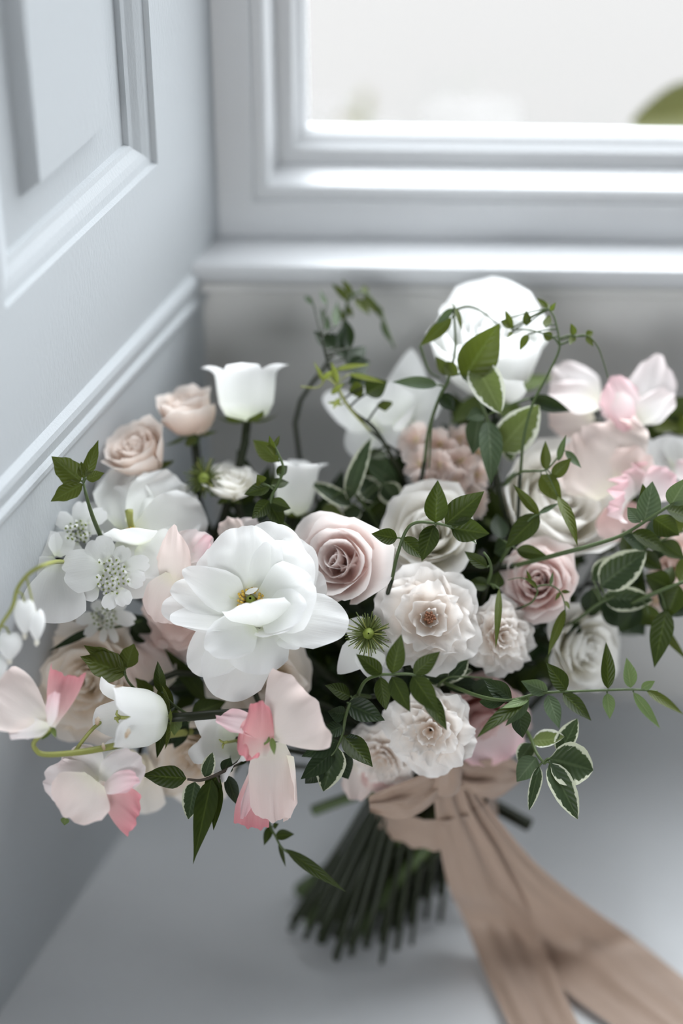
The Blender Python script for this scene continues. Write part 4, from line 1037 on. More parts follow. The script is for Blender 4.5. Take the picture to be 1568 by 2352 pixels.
sprig('jasmine_sprig', 'long jasmine shoot reaching to the right over the grey seat', .920, [(1000, 1560, 40), (1090, 1596, 16), (1150, 1608, 4), (1185, 1606, 0), (1240, 1592, 0), (1320, 1588, 0), (1400, 1585, -2), (1460, 1584, -4), (1510, 1588, -4)], [
    (1258, 1590, 1196, 1564, 40, 'grey', 0, -4), (1300, 1586, 1254, 1522, 46, None, 0, -4, FL), (1258, 1596, 1284, 1674, 40, 'grey', 0, -6, FL), (1292, 1592, 1358, 1656, 38, None, 0, -6), (1302, 1588, 1322, 1600, 8),
    (1396, 1582, 1391, 1474, 36, None, 0, -4, FL), (1394, 1592, 1400, 1652, 32, 'young', 0, -2), (1448, 1580, 1438, 1510, 38, 'young', 0, -2), (1454, 1590, 1516, 1674, 26, 'young', 0, -4), (1484, 1586, 1570, 1642, 24, 'olive', 0, -8),
    (1472, 1582, 1504, 1564, 22, 'young', 0, 0), (1215, 1604, 1152, 1626, 26, 'young', 0, -6, dict(n=(0, .7, .7))), (1206, 1610, 1093, 1696, 38, None, 0, -10, dict(n=(-.3, .5, .8))), (1214, 1608, 1160, 1668, 30, 'grey', 0, -4),
    (1175, 1605, 1110, 1560, 46, 'deep', 6, 10), (1160, 1612, 1100, 1612, 40, 'deep', 6, 10), (1190, 1625, 1200, 1695, 52, 'deep', 6, 8)], spread=.3)
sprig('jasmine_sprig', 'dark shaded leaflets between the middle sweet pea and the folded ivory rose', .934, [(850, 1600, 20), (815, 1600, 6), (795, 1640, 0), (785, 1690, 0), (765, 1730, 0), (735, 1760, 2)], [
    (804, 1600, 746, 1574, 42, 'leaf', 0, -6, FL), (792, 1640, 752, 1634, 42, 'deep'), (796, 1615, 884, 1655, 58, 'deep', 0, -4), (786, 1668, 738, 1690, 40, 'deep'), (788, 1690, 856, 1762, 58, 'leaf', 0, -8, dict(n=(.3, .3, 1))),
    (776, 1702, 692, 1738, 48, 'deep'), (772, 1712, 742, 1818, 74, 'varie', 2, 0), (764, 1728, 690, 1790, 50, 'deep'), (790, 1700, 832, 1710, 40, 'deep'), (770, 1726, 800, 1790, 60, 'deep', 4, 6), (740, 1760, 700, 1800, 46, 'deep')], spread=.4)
sprig('jasmine_sprig', 'tall thin vine with tiny leaflets crossing in front of the top white rose', .958, [(1195, 1085, 4), (1202, 1010, 0), (1222, 930, 0), (1258, 860, 0), (1283, 805, 0), (1282, 770, 0), (1272, 728, 0), (1258, 708, 0)], [
    (1208, 748, 1208, 712, 22, 'olive', 0, 0), (1212, 768, 1193, 806, 20, 'olive', 0, 0), (1252, 752, 1262, 722, 22, 'olive'), (1268, 778, 1245, 764, 24, 'olive'), (1258, 708, 1232, 684, 14, 'olive'), (1258, 706, 1248, 690, 12, 'olive'), (1264, 714, 1276, 694, 12, 'olive'),
    (1318, 770, 1310, 742, 18, 'olive'), (1318, 772, 1308, 792, 18, 'olive'), (1345, 770, 1362, 762, 18, 'olive'), (1346, 772, 1362, 796, 16, 'olive'),
    (1175, 755, 1160, 712, 18, 'olive'), (1150, 738, 1182, 752, 24, 'olive'), (1176, 762, 1164, 776, 10, 'olive')],
    extra_stems=([(1284, 792, 0), (1300, 786, 0), (1325, 772, 0), (1350, 772, 0), (1372, 796, 0), (1385, 830, 0), (1396, 868, 0)], [(1284, 792, 0), (1272, 776, 0), (1258, 770, 0), (1215, 758, 0), (1172, 757, 0)]), spread=.3, r=.0008)
sprig('variegated_sprig', 'large olive leaves with white margins in front of the top white rose', .962, [(1140, 1085, 14), (1130, 1000, 6), (1105, 930, 2), (1085, 890, 0), (1060, 860, 0)], [
    (1064, 872, 1148, 742, 100, 'olive', 0, -8, dict(n=(.4, .2, 1), bend=.5)), (1092, 835, 1150, 950, 84, 'varieo', 2, -6, dict(bend=-.4)), (1145, 1035, 1238, 930, 100, 'varieo', 0, -6, dict(bend=.3)),
    (1120, 965, 1126, 1115, 60, 'grey', 0, -8, dict(bend=-.5)), (1100, 955, 1085, 1045, 56, 'grey', 2, -2), (1110, 950, 1070, 962, 40, 'grey'), (1050, 862, 1018, 830, 34, 'olive'), (1215, 915, 1310, 945, 40, 'deep', 4, 4), (1160, 1000, 1175, 1060, 40, 'varie', 6, 6)], stem_mat='stem', spread=.3, r=.0012)
sprig('jasmine_sprig', 'arching shoot with drooping pointed leaves left of the top white rose', .965, [(975, 1060, 10), (985, 985, 4), (1010, 910, 0), (1030, 870, 0), (1045, 800, 0), (1042, 715, 0)], [
    (1038, 730, 962, 796, 36, 'olive', 0, 0), (1030, 862, 1000, 818, 30, 'olive', 0, 0), (1042, 708, 1000, 745, 20, 'grey'), (1045, 706, 1060, 760, 14, 'olive'), (1042, 705, 1036, 696, 12, 'olive'), (1005, 885, 900, 878, 32, 'grey', 0, 2, dict(bend=-.6)),
    (1010, 905, 1045, 945, 40, 'deep')],
    extra_stems=([(1042, 712, 0), (1075, 704, 0), (1105, 715, 0), (1140, 742, 0), (1150, 752, 0)], [(1030, 875, 0), (995, 950, 0), (985, 1075, 0)], [(965, 795, 2), (985, 850, 4), (1010, 868, 4)]), spread=.3, r=.001)
sprig('jasmine_sprig', 'leaflets hanging before the large cream rose on the right', .955, [(1160, 1110, 16), (1195, 1085, 4), (1222, 1082, 0), (1255, 1078, -2), (1285, 1045, 0)], [
    (1253, 1080, 1252, 1012, 26, 'olive', 0, -2), (1268, 1096, 1312, 1052, 34, 'olive', 0, -2), (1282, 1058, 1300, 998, 18, 'grey'), (1298, 1035, 1335, 1075, 20, 'grey'), (1242, 1090, 1290, 1155, 50, 'olive', 0, -4, dict(bend=.3)), (1280, 1140, 1326, 1255, 32, 'olive', -4, -8, dict(bend=-.5, n=(.4, .1, 1))),
    (1155, 1118, 1185, 1080, 14, 'grey')], spread=.3, r=.0007)
sprig('jasmine_sprig', 'crossed narrow leaves over the left side of the large cream rose', .950, [(1150, 1290, 12), (1180, 1240, 4), (1215, 1195, 0), (1240, 1180, 0)], [
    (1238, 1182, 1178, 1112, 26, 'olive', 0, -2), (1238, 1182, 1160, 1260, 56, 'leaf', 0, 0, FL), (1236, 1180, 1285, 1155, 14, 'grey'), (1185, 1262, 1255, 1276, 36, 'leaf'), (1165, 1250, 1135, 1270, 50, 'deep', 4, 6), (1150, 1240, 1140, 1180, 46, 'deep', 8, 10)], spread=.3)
sprig('jasmine_sprig', 'leaflets beside the mauve rose and hanging over the ivory roses', .942, [(1120, 1340, 12), (1128, 1310, 4), (1122, 1285, 0), (1110, 1268, 0)], [
    (1118, 1304, 1066, 1266, 32, 'leaf'), (1122, 1345, 1070, 1340, 36, 'leaf', 0, 0), (1135, 1352, 1145, 1312, 40, 'leaf', 2, 2), (1146, 1352, 1138, 1490, 18, 'olive', -6, -14, dict(bend=-.3))], spread=.3)
sprig('jasmine_sprig', 'curling tendril with tiny leaves in front of the mauve rose', .950, [(1200, 1394, 6), (1222, 1382, 0), (1234, 1360, 0), (1232, 1348, 0), (1262, 1344, 0), (1285, 1358, 0), (1296, 1385, 0), (1298, 1410, 0)], [
    (1234, 1350, 1204, 1326, 14, 'olive'), (1220, 1336, 1208, 1308, 9, 'olive'), (1264, 1344, 1270, 1312, 9, 'grey'), (1288, 1358, 1310, 1360, 10, 'olive'), (1286, 1360, 1274, 1380, 9, 'olive'), (1298, 1380, 1308, 1400, 10, 'olive'), (1298, 1398, 1258, 1505, 26, 'olive', 0, -8, dict(bend=.4))],
    extra_stems=([(1232, 1350, 0), (1200, 1328, 0), (1165, 1332, 0)],), spread=.3, r=.0005)
sprig('leafy_branch', 'long bare stem with grey green leaves running to the right edge', .945, [(1180, 1300, 20), (1290, 1271, 4), (1360, 1252, 0), (1430, 1228, -2), (1500, 1185, -4), (1570, 1140, -6)], [
    (1478, 1200, 1498, 1105, 62, 'grey', 0, 2), (1470, 1200, 1440, 1165, 40, 'grey', 0, 2), (1490, 1190, 1475, 1110, 40, 'leaf', 2, 4), (1540, 1160, 1580, 1095, 60, 'grey', 0, -6), (1500, 1190, 1560, 1230, 60, 'leaf', 2, 6), (1450, 1225, 1530, 1270, 50, 'leaf', 4, 10), (1530, 1170, 1590, 1190, 60, 'leaf', 4, 8), (1430, 1232, 1480, 1265, 40, 'deep', 6, 12)], stem_mat='stem', spread=.4, r=.0013)
sprig('variegated_sprig', 'cream edged leaves on the dark right flank of the bouquet', .962, [(1280, 1450, 20), (1330, 1420, 6), (1370, 1390, 2), (1410, 1370, 0)], [
    (1378, 1345, 1484, 1266, 88, 'varie', 0, -4, dict(bend=-.3)), (1385, 1372, 1500, 1378, 64, 'varie', 2, 0), (1360, 1330, 1420, 1282, 60, 'varie', 4, 4), (1380, 1380, 1450, 1440, 70, 'deep', 8, 10), (1360, 1350, 1360, 1420, 60, 'deep', 8, 12), (1330, 1430, 1300, 1470, 40, 'deep', 6, 8)], spread=.3)
sprig('leafy_branch', 'dark pointed leaves hanging at the right edge over the grey wall', .955, [(1400, 1400, 30), (1450, 1385, 10), (1510, 1360, 4), (1560, 1340, 0), (1600, 1330, 0)], [
    (1530, 1400, 1502, 1534, 56, 'leaf', 0, -10, FL), (1490, 1410, 1580, 1520, 26, 'olive', 4, 0), (1450, 1390, 1530, 1440, 60, 'leaf', 4, 8), (1510, 1365, 1590, 1410, 70, 'deep', 4, 8), (1540, 1350, 1480, 1320, 60, 'leaf', 4, 8), (1560, 1340, 1600, 1260, 60, 'olive', 4, 6), (1470, 1385, 1420, 1450, 60, 'deep', 6, 10), (1440, 1400, 1480, 1460, 60, 'deep', 8, 10), (1520, 1360, 1545, 1300, 50, 'leaf', 6, 10), (1480, 1380, 1440, 1340, 60, 'deep', 8, 12), (1560, 1345, 1530, 1420, 60, 'leaf', 2, 4)], spread=.5, r=.0012)
sprig('leafy_branch', 'small dark leaves crowding the coral rose at the right edge', .962, [(1380, 1330, 30), (1440, 1290, 8), (1500, 1250, 2), (1580, 1215, 0)], [
    (1450, 1285, 1430, 1215, 44, 'leaf', 2, 4), (1470, 1270, 1520, 1310, 46, 'leaf', 2, 0), (1500, 1250, 1500, 1185, 44, 'deep', 2, 4), (1520, 1245, 1572, 1285, 46, 'leaf', 0, -4), (1545, 1230, 1560, 1170, 44, 'olive', 0, 2), (1440, 1295, 1475, 1345, 48, 'deep', 4, 4), (1480, 1265, 1445, 1240, 36, 'grey', 0, 0), (1530, 1240, 1500, 1290, 40, 'deep', 4, 2)], spread=.5)
sprig('variegated_sprig', 'cream margined leaves drooping beside the ribbon on the lower right', .936, [(1180, 1640, 40), (1215, 1690, 14), (1232, 1730, 2), (1250, 1755, 0)], [
    (1262, 1742, 1362, 1770, 108, 'varie', 0, 4, dict(bend=-.4)), (1262, 1752, 1326, 1882, 62, 'varie', 0, -4, dict(bend=-.3)), (1238, 1760, 1214, 1862, 32, 'varie', 0, -4), (1232, 1740, 1186, 1796, 56, 'grey', 2, 0, dict(bend=-.5)),
    (1222, 1700, 1296, 1692, 54, 'varieo', 0, -8, dict(bend=.6, n=(0, .6, .8))), (1282, 1730, 1326, 1650, 56, 'varie', 2, 2, dict(n=(-.5, .2, .8))), (1220, 1708, 1190, 1750, 46, 'varie', 2, 2)], stem_mat='stem', spread=.3, r=.0011)
sprig('variegated_sprig', 'pale edged leaves behind and left of the peach stock', .975, [(880, 1230, 20), (850, 1180, 6), (825, 1150, 2), (800, 1120, 0)], [
    (800, 1150, 852, 1006, 48, 'varie', 0, 0), (808, 1162, 712, 1108, 44, 'varie', 0, 0), (870, 1150, 820, 1095, 60, 'varie', 4, 6), (880, 1110, 920, 1160, 60, 'varie', 4, 2), (840, 1060, 920, 1120, 60, 'grey', 8, 8), (850, 1190, 920, 1120, 56, 'leaf', 2, 0), (830, 1170, 780, 1190, 44, 'varie', 0, 0), (740, 1165, 790, 1190, 44, 'varieo', 2, 0), (890, 1090, 850, 1030, 50, 'grey', 10, 12)], spread=.4)
sprig('jasmine_sprig', 'small dark leaflets in front of the half hidden white bell', .945, [(680, 1230, 20), (640, 1190, 6), (622, 1150, 0), (640, 1108, 0), (650, 1072, 0), (626, 1015, 0)], [
    (620, 1118, 560, 1136, 36, None, 0, 0), (636, 1090, 660, 1070, 26, None), (622, 1116, 664, 1108, 30), (618, 1150, 578, 1192, 40), (622, 1152, 668, 1168, 36), (618, 1155, 650, 1212, 44), (600, 1110, 590, 1090, 30, 'olive'), (628, 1040, 618, 1000, 16, 'olive'), (628, 1030, 642, 1000, 12, 'olive'), (632, 1045, 610, 1022, 16, 'olive'), (640, 1060, 580, 1010, 44, 'olive', 6, 8)], spread=.4)
sprig('ivy_vine', 'long dark vine climbing to the left of the lime tendrils', .975, [(940, 1130, 20), (905, 1060, 6), (860, 985, 2), (810, 945, 0), (780, 900, 0), (755, 840, 0), (738, 775, 0)], [
    (805, 800, 790, 730, 38, 'deep', 10, 10), (770, 800, 720, 760, 40, 'deep', 6, 8), (790, 825, 760, 760, 36, 'deep', 8, 10), (800, 850, 850, 830, 52, 'deep', 8, 8), (795, 840, 840, 795, 44, 'deep', 10, 10), (800, 880, 850, 870, 40, 'deep', 4, 4), (780, 800, 790, 745, 26, 'deep', 10, 12),
    (755, 760, 735, 705, 20, 'grey', 12, 14), (770, 750, 775, 690, 22, 'grey', 12, 14), (750, 700, 735, 665, 14, 'grey', 16, 18), (720, 700, 700, 680, 14, 'dusky' if 0 else 'grey', 16, 18), (840, 905, 890, 875, 60, 'leaf', 0, 0), (880, 920, 885, 945, 40, 'olive', 0, 0), (835, 890, 800, 900, 40, 'olive', 0, 0), (850, 1050, 890, 1040, 40, 'leaf', 6, 6)], stem_mat='darkstem', spread=.5, r=.0012)
sprig('fern_tendril', 'faint olive fern tip arching highest at the back', 1.006, [(770, 800, 0), (790, 740, 0), (800, 690, 0), (830, 672, 0), (865, 700, 0), (885, 745, 0), (905, 800, 0)], [
    (800, 690, 760, 650, 20, 'olive'), (810, 680, 785, 640, 16, 'olive'), (838, 680, 835, 655, 20, 'olive'), (815, 685, 850, 725, 22, 'olive'), (835, 680, 865, 720, 24, 'olive'), (860, 700, 880, 735, 20, 'olive'), (875, 740, 900, 790, 16, 'grey'), (795, 700, 810, 730, 16, 'olive'), (788, 735, 770, 700, 16, 'olive')], stem_mat='stem', spread=.3, r=.001)
sprig('tendril', 'curly lime tendrils at the left of the upper back blooms', .972, [(850, 990, 6), (800, 935, 0), (775, 890, 0), (750, 870, 0), (730, 890, 0), (690, 888, 0)], [
    (775, 880, 760, 830, 16, 'lime'), (745, 880, 720, 830, 10, 'lime'), (740, 870, 770, 850, 14, 'lime'), (760, 905, 790, 880, 16, 'lime'), (780, 915, 765, 940, 14, 'lime'), (770, 850, 850, 838, 13, 'lime', 0, 0, dict(bend=-1.0)), (800, 860, 885, 880, 13, 'lime', 0, 0, dict(bend=-1.0)), (785, 930, 750, 925, 12, 'lime')], stem_mat='limestem', spread=.3, r=.0006)
sprig('parsley_leaf', 'lobed green leaves standing out against the shutter at the far left', .920, [(235, 1240, 30), (214, 1190, 10), (200, 1145, 0), (192, 1110, 0)], [
    (186, 1106, 118, 1048, 62, 'olive', 0, 0, dict(jag=.07)), (190, 1112, 116, 1152, 50, 'olive', 0, -2, dict(jag=.07)), (196, 1096, 226, 1010, 32, 'olive', 0, 0, dict(jag=.06)), (198, 1100, 240, 1086, 28, 'olive', 0, 0, dict(jag=.06)), (192, 1098, 186, 1060, 26, 'olive', 0, 0)], spread=.3, r=.0011)
sprig('parsley_leaf', 'dark green lobed leaf between the beige rose and the sideways bell', .936, [(370, 1640, 30), (330, 1600, 10), (298, 1570, 2), (285, 1545, 0)], [
    (290, 1548, 184, 1508, 74, 'olive', 0, -4, dict(jag=.09, n=(.1, .3, 1))), (286, 1540, 192, 1482, 50, 'olive', 0, -2, dict(jag=.08)), (290, 1535, 308, 1478, 50, 'olive', 2, 4, dict(jag=.06)), (350, 1600, 310, 1556, 34, 'olive', 0, -2, dict(jag=.1))], spread=.2, r=.0009)
sprig('leafy_branch', 'curved dark leaves rising from behind the sideways white bell', .932, [(470, 1660, 30), (430, 1640, 10), (400, 1620, 4), (380, 1600, 2)], [
    (490, 1622, 376, 1488, 44, 'leaf', 6, -4, dict(bend=.7)), (370, 1590, 362, 1518, 30, 'leaf', 0, -4), (380, 1640, 372, 1560, 44, 'olive', 2, 0), (376, 1650, 360, 1742, 30, 'leaf', 4, -2), (400, 1630, 400, 1690, 40, 'sepal', 2, 2, dict(jag=.08)), (440, 1640, 520, 1610, 50, 'leaf', 4, 8), (430, 1650, 400, 1720, 50, 'deep', 8, 8), (420, 1690, 350, 1700, 40, 'deep', 10, 10), (480, 1640, 470, 1700, 50, 'deep', 6, 10)], spread=.3)
sprig('leafy_branch', 'dark thin leaf and stub pointing left under the lace flowers', .962, [(380, 1430, 20), (330, 1425, 6), (270, 1440, 2), (215, 1445, 0)], [
    (222, 1440, 112, 1496, 20, 'deep', 0, -2, dict(bend=.3)), (300, 1420, 350, 1455, 44, 'deep', 0, 4), (270, 1425, 340, 1420, 30, 'deep', 2, 2), (300, 1440, 345, 1480, 40, 'deep', 4, 6)], spread=.3)
sprig('variegated_sprig', 'dark cream edged leaves hanging at the lower left over the seat', .928, [(600, 1700, 40), (545, 1752, 12), (500, 1778, 2), (462, 1792, 0), (430, 1790, 0)], [
    (428, 1788, 326, 1780, 56, 'leaf', 0, -4, dict(jag=.03)), (448, 1796, 432, 1882, 52, 'varie', 0, -4), (486, 1790, 443, 1986, 54, 'leaf', 0, -10, dict(tip=1.25, point=.6, bend=-.3)), (505, 1800, 490, 1908, 30, 'leaf', 0, -4), (470, 1785, 488, 1728, 34, 'varie', 2, 2), (500, 1780, 470, 1830, 40, 'leaf', 0, -2), (512, 1775, 530, 1740, 36, 'deep', 0, 4), (520, 1780, 545, 1850, 34, 'deep', 4, 4), (540, 1760, 560, 1720, 44, 'deep', 6, 8), (505, 1790, 460, 1860, 50, 'leaf', 4, 4)], stem_mat='brownstem', spread=.3, r=.0011)
sprig('jasmine_sprig', 'lowest trailing shoot with a long leaf hanging in front of the cut stems', .950, [(610, 1840, 30), (618, 1890, 8), (632, 1920, 2), (650, 1950, 0), (690, 1975, 0), (720, 1995, 0)], [
    (622, 1896, 606, 1942, 22, 'leaf'), (632, 1920, 676, 1916, 28, 'leaf'), (640, 1935, 656, 1992, 11, 'leaf'), (655, 1950, 796, 2050, 30, 'leaf', 0, -8, dict(bend=-.3, tip=1.2)), (628, 1900, 640, 1892, 16, 'leaf')], spread=.4, r=.0007)
sprig('variegated_sprig', 'pale veined leaf between the brown centred rose and the jasmine row', .940, [(1000, 1600, 30), (1010, 1570, 10), (1030, 1555, 2)], [
    (960, 1560, 1086, 1540, 50, 'varie', 2, -2), (1030, 1560, 1075, 1515, 40, 'varie', 4, 4), (1130, 1560, 1080, 1600, 50, 'deep', 12, 12), (1020, 1570, 1110, 1575, 46, 'deep', 10, 10)], spread=.3)
sprig('leafy_branch', 'dark leaves in the gap behind the pink sweet pea at the top right', 1.000, [(1400, 1080, 20), (1390, 1020, 6), (1420, 990, 2), (1480, 975, 0), (1560, 950, 0)], [
    (1400, 1010, 1340, 965, 44, 'olive'), (1420, 1010, 1460, 1050, 60, 'deep'), (1450, 990, 1500, 1010, 60, 'leaf'), (1480, 985, 1530, 1010, 44, 'leaf'), (1500, 975, 1560, 985, 40, 'olive'), (1540, 960, 1590, 1000, 50, 'olive'), (1530, 960, 1580, 910, 60, 'leaf'), (1400, 1000, 1440, 1000, 50, 'deep'), (1430, 1030, 1400, 1060, 50, 'deep'), (1440, 980, 1380, 1000, 50, 'leaf'), (1490, 990, 1440, 1020, 50, 'grey'), (1560, 960, 1520, 940, 40, 'grey')], spread=.5)

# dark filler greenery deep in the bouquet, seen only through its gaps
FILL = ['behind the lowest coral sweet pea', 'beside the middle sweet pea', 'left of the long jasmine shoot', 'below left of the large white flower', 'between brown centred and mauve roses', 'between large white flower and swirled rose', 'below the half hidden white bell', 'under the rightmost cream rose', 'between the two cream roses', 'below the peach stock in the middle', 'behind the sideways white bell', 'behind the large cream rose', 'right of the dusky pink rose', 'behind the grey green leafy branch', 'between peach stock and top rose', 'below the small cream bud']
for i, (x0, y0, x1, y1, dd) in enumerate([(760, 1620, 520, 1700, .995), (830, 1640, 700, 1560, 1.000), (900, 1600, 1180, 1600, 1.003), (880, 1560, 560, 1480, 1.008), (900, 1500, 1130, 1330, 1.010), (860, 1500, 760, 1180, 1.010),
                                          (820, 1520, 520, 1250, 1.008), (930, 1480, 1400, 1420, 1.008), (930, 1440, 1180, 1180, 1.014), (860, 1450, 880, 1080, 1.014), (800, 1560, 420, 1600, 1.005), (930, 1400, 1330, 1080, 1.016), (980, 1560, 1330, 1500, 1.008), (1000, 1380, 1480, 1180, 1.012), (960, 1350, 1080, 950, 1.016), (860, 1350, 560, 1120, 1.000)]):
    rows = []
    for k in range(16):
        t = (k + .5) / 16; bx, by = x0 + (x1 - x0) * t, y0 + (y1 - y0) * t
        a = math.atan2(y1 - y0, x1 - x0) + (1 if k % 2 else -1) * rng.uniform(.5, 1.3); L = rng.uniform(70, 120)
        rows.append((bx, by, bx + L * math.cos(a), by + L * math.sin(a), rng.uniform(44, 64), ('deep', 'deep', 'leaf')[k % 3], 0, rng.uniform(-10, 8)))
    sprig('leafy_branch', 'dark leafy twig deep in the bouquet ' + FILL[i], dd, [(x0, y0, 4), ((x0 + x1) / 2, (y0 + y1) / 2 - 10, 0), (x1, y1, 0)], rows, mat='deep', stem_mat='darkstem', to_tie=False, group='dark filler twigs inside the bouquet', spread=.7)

# ------------------------------------------------------------------ extra cut stem ends, ribbon
def stem_piece(name, label, pts, r, mat):
    p = spline(pts, 14); v, f = tube(p, r, 9)
    o = mesh_obj(name, v, f, MATS[mat]); return tag(o, label, 'stem')
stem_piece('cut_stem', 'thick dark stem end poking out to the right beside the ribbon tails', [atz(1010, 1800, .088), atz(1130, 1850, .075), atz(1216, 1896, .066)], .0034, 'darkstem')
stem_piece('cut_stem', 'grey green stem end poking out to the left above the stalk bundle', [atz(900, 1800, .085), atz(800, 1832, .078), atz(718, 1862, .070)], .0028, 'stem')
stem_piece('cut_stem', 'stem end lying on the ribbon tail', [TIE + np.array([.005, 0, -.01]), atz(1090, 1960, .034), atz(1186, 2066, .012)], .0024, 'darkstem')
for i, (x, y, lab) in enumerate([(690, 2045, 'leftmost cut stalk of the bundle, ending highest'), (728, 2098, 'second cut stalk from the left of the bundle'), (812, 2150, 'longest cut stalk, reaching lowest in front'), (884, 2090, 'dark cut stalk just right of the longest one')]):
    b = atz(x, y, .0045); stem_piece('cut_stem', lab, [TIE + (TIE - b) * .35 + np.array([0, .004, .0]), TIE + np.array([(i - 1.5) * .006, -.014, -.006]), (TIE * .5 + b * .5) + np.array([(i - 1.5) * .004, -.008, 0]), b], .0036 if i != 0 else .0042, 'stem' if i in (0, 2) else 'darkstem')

rm, rnt, rout = new_mat('silk_ribbon')
ruv, ru, rv = uv_split(rnt)
rst = streaks(rnt, ruv, 10, 3.0, 4.0)
rcol = mixcol(rnt, rst, (0.40, 0.285, 0.215), (0.49, 0.36, 0.285))
rb = nd(rnt, 'ShaderNodeBsdfPrincipled', i_Roughness=0.5); rb.inputs['Sheen Weight'].default_value = 0.35
rbp = nd(rnt, 'ShaderNodeBump', i_Strength=0.35, i_Distance=0.002); rnt.links.new(rst, rbp.inputs['Height']); rnt.links.new(rbp.outputs[0], rb.inputs['Normal'])
rt = nd(rnt, 'ShaderNodeBsdfTranslucent'); rx = nd(rnt, 'ShaderNodeMixShader'); rx.inputs[0].default_value = 0.25
rnt.links.new(rcol, rb.inputs['Base Color']); rnt.links.new(rcol, rt.inputs['Color'])
rnt.links.new(rb.outputs[0], rx.inputs[1]); rnt.links.new(rt.outputs[0], rx.inputs[2]); rnt.links.new(rx.outputs[0], rout.inputs[0])
ribbon = empty('ribbon', TIE); tag(ribbon, 'wide dusty pink silk ribbon tied round the stems with long tails', 'ribbon')
def strip(name, edge_l, edge_r, wave, seed, nu=22, n=64, zlift=0.0):
    """cloth between two edge curves, with folds running along it"""
    L = spline(edge_l, n); R_ = spline(edge_r, n); k = min(len(L), len(R_)); L, R_ = L[:k], R_[:k]
    rr = np.random.default_rng(seed); ph = rr.uniform(0, 6.28, 4)
    u = np.linspace(0, 1, nu + 1)[None, :, None]; t = np.linspace(0, 1, k)[:, None]
    P = L[:, None] * (1 - u) + R_[:, None] * u
    uu = u[..., 0]
    h = wave * (np.sin(uu * 9 + ph[0] + t * 2.5) * .5 + np.sin(uu * 17 + ph[1] - t * 3.0) * .3 + np.sin(uu * 5 + t * 9 + ph[2]) * .35) * np.sin(np.pi * np.clip(uu, .03, .97)) ** .5
    N = unit(vv(0, .3, 1)); P = P + (h + wave * .9)[..., None] * N
    P[..., 2] = np.maximum(P[..., 2], 0.0012 + zlift)
    uv = np.stack(np.broadcast_arrays(uu, t * 3), -1).reshape(-1, 2)
    return mesh_obj(name, P.reshape(-1, 3), grid_faces(k - 1, nu), rm, ribbon, uv)
strip('tail', [at(988, 1760, .978), at(996, 1840, .985), at(1008, 1940, .998), at(1030, 2040, 1.020), atz(1062, 2110, .014), atz(1110, 2230, .003), atz(1165, 2350, .002), atz(1240, 2500, .002)],
      [at(1050, 1760, .980), at(1080, 1860, .992), at(1140, 1960, 1.006), at(1200, 2070, 1.022), atz(1240, 2150, .008), atz(1275, 2240, .003), atz(1325, 2350, .002), atz(1400, 2500, .002)], .0035, 1)
strip('tail', [at(1020, 1770, .984), at(1045, 1870, .996), at(1090, 1980, 1.012), at(1150, 2080, 1.024), atz(1215, 2180, .003), atz(1290, 2270, .002), atz(1400, 2352, .002), atz(1560, 2460, .002)],
      [at(1062, 1768, .986), at(1130, 1866, 1.000), at(1232, 1986, 1.014), at(1350, 2082, 1.026), atz(1450, 2152, .004), atz(1560, 2240, .002), atz(1660, 2320, .002), atz(1800, 2430, .002)], .0035, 2, zlift=.001)
strip('bow_loop', [at(1005, 1765, .976), at(950, 1790, .968), at(890, 1812, .966), at(846, 1832, .972)], [at(1012, 1830, .978), at(965, 1868, .970), at(915, 1884, .968), at(850, 1868, .972)], .004, 3, nu=14, n=30)
strip('bow_loop', [at(1035, 1755, .980), at(1100, 1752, .984), at(1160, 1742, .990), at(1196, 1765, .996)], [at(1035, 1800, .980), at(1090, 1830, .984), at(1140, 1835, .990), at(1190, 1800, .996)], .005, 4, nu=14, n=30)
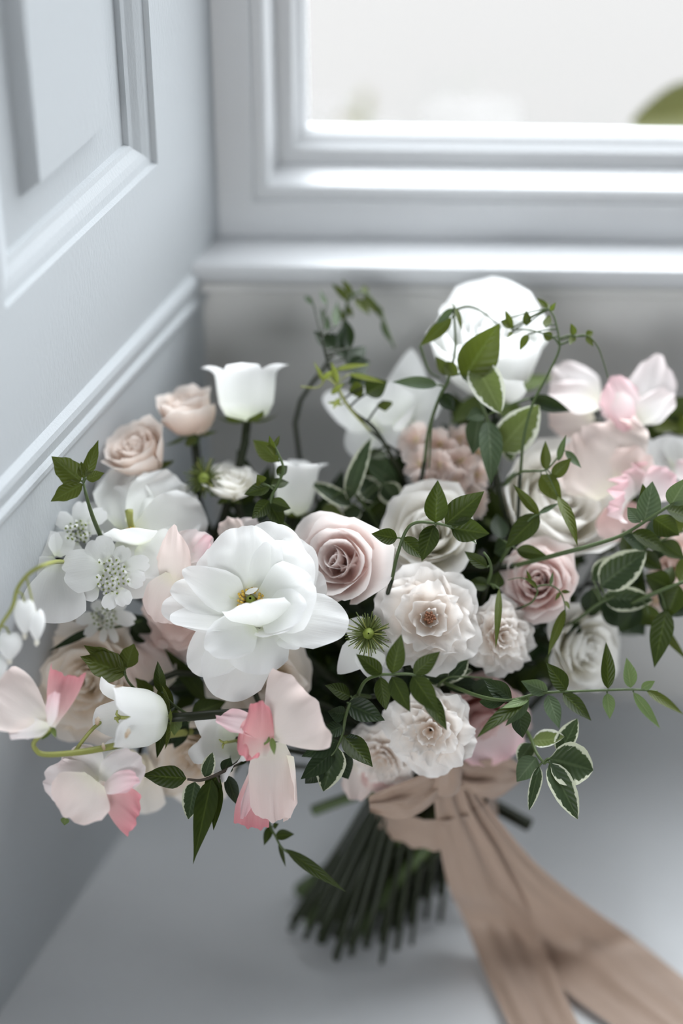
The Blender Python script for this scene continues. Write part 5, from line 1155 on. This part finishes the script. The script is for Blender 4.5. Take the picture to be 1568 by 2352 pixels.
# the binding round the stalks and the knot
vs = []
for j in range(7):
    z = TIE[2] - .006 + .020 * j / 6
    for i in range(36):
        a = 2 * math.pi * i / 36; rad = .0292 + .0012 * math.sin(i * 3.1 + j * 1.7) + (.0012 if j in (0, 6) else 0)
        vs.append((TIE[0] + rad * math.cos(a), TIE[1] + rad * math.sin(a), z))
mesh_obj('binding', vs, grid_faces(6, 36, True), rm, ribbon, [[i / 36, j / 6] for j in range(7) for i in range(36)])
kc = at(1022, 1778, .975); vs = []
for j in range(9):
    ph = math.pi * j / 8
    for i in range(16):
        a = 2 * math.pi * i / 16; k = 1 + .12 * math.sin(3 * a + j)
        vs.append(kc + vv(.0085 * math.sin(ph) * math.cos(a) * k, .011 * math.cos(ph), .007 * math.sin(ph) * math.sin(a) * k))
mesh_obj('knot', vs, grid_faces(8, 16, True), rm, ribbon, [[i / 16, j / 8] for j in range(9) for i in range(16)])

# ------------------------------------------------------------------ outside the pane
def outside(name, label, d, stem, leaves, mats, r=.002):
    pts = [at(x, y, d) for x, y in stem]; g = pts[0].copy(); g[2] = -1.0
    root = empty(name, g); tag(root, label, 'shrub')
    v, f = tube(spline([g, g + (pts[0] - g) * .5 + np.array([.02, .02, 0]), *pts], 40), r, 7); mesh_obj('stem', v, f, MATS['stem'], root)
    for i, (bx, by, tx, ty, w) in enumerate(leaves):
        leaf_obj(root, at(bx, by, d), at(tx, ty, d - .004), w * d / FPX, vv(rng.uniform(-.2, .2), .2, 1), mats[i % len(mats)], dict(nu=8, nv=14, bend=.2, point=.62, tip=.75), seed=i)
outside('garden_shrub', 'olive garden leaf showing above the sash bar through the window', 1.16, [(1640, 620), (1610, 420), (1600, 300)], [(1640, 262, 1446, 284, 165), (1600, 300, 1720, 240, 120), (1610, 400, 1500, 420, 110), (1620, 430, 1740, 380, 110), (1630, 520, 1520, 540, 110)], ['shrubleaf'])
outside('garden_twig', 'faint beige twig low behind the left of the window pane', 1.45, [(860, 520), (838, 330), (826, 220)], [(838, 300, 770, 272, 40), (832, 270, 846, 200, 28), (845, 400, 900, 340, 40), (842, 380, 780, 350, 40)], ['tan'], .0015)
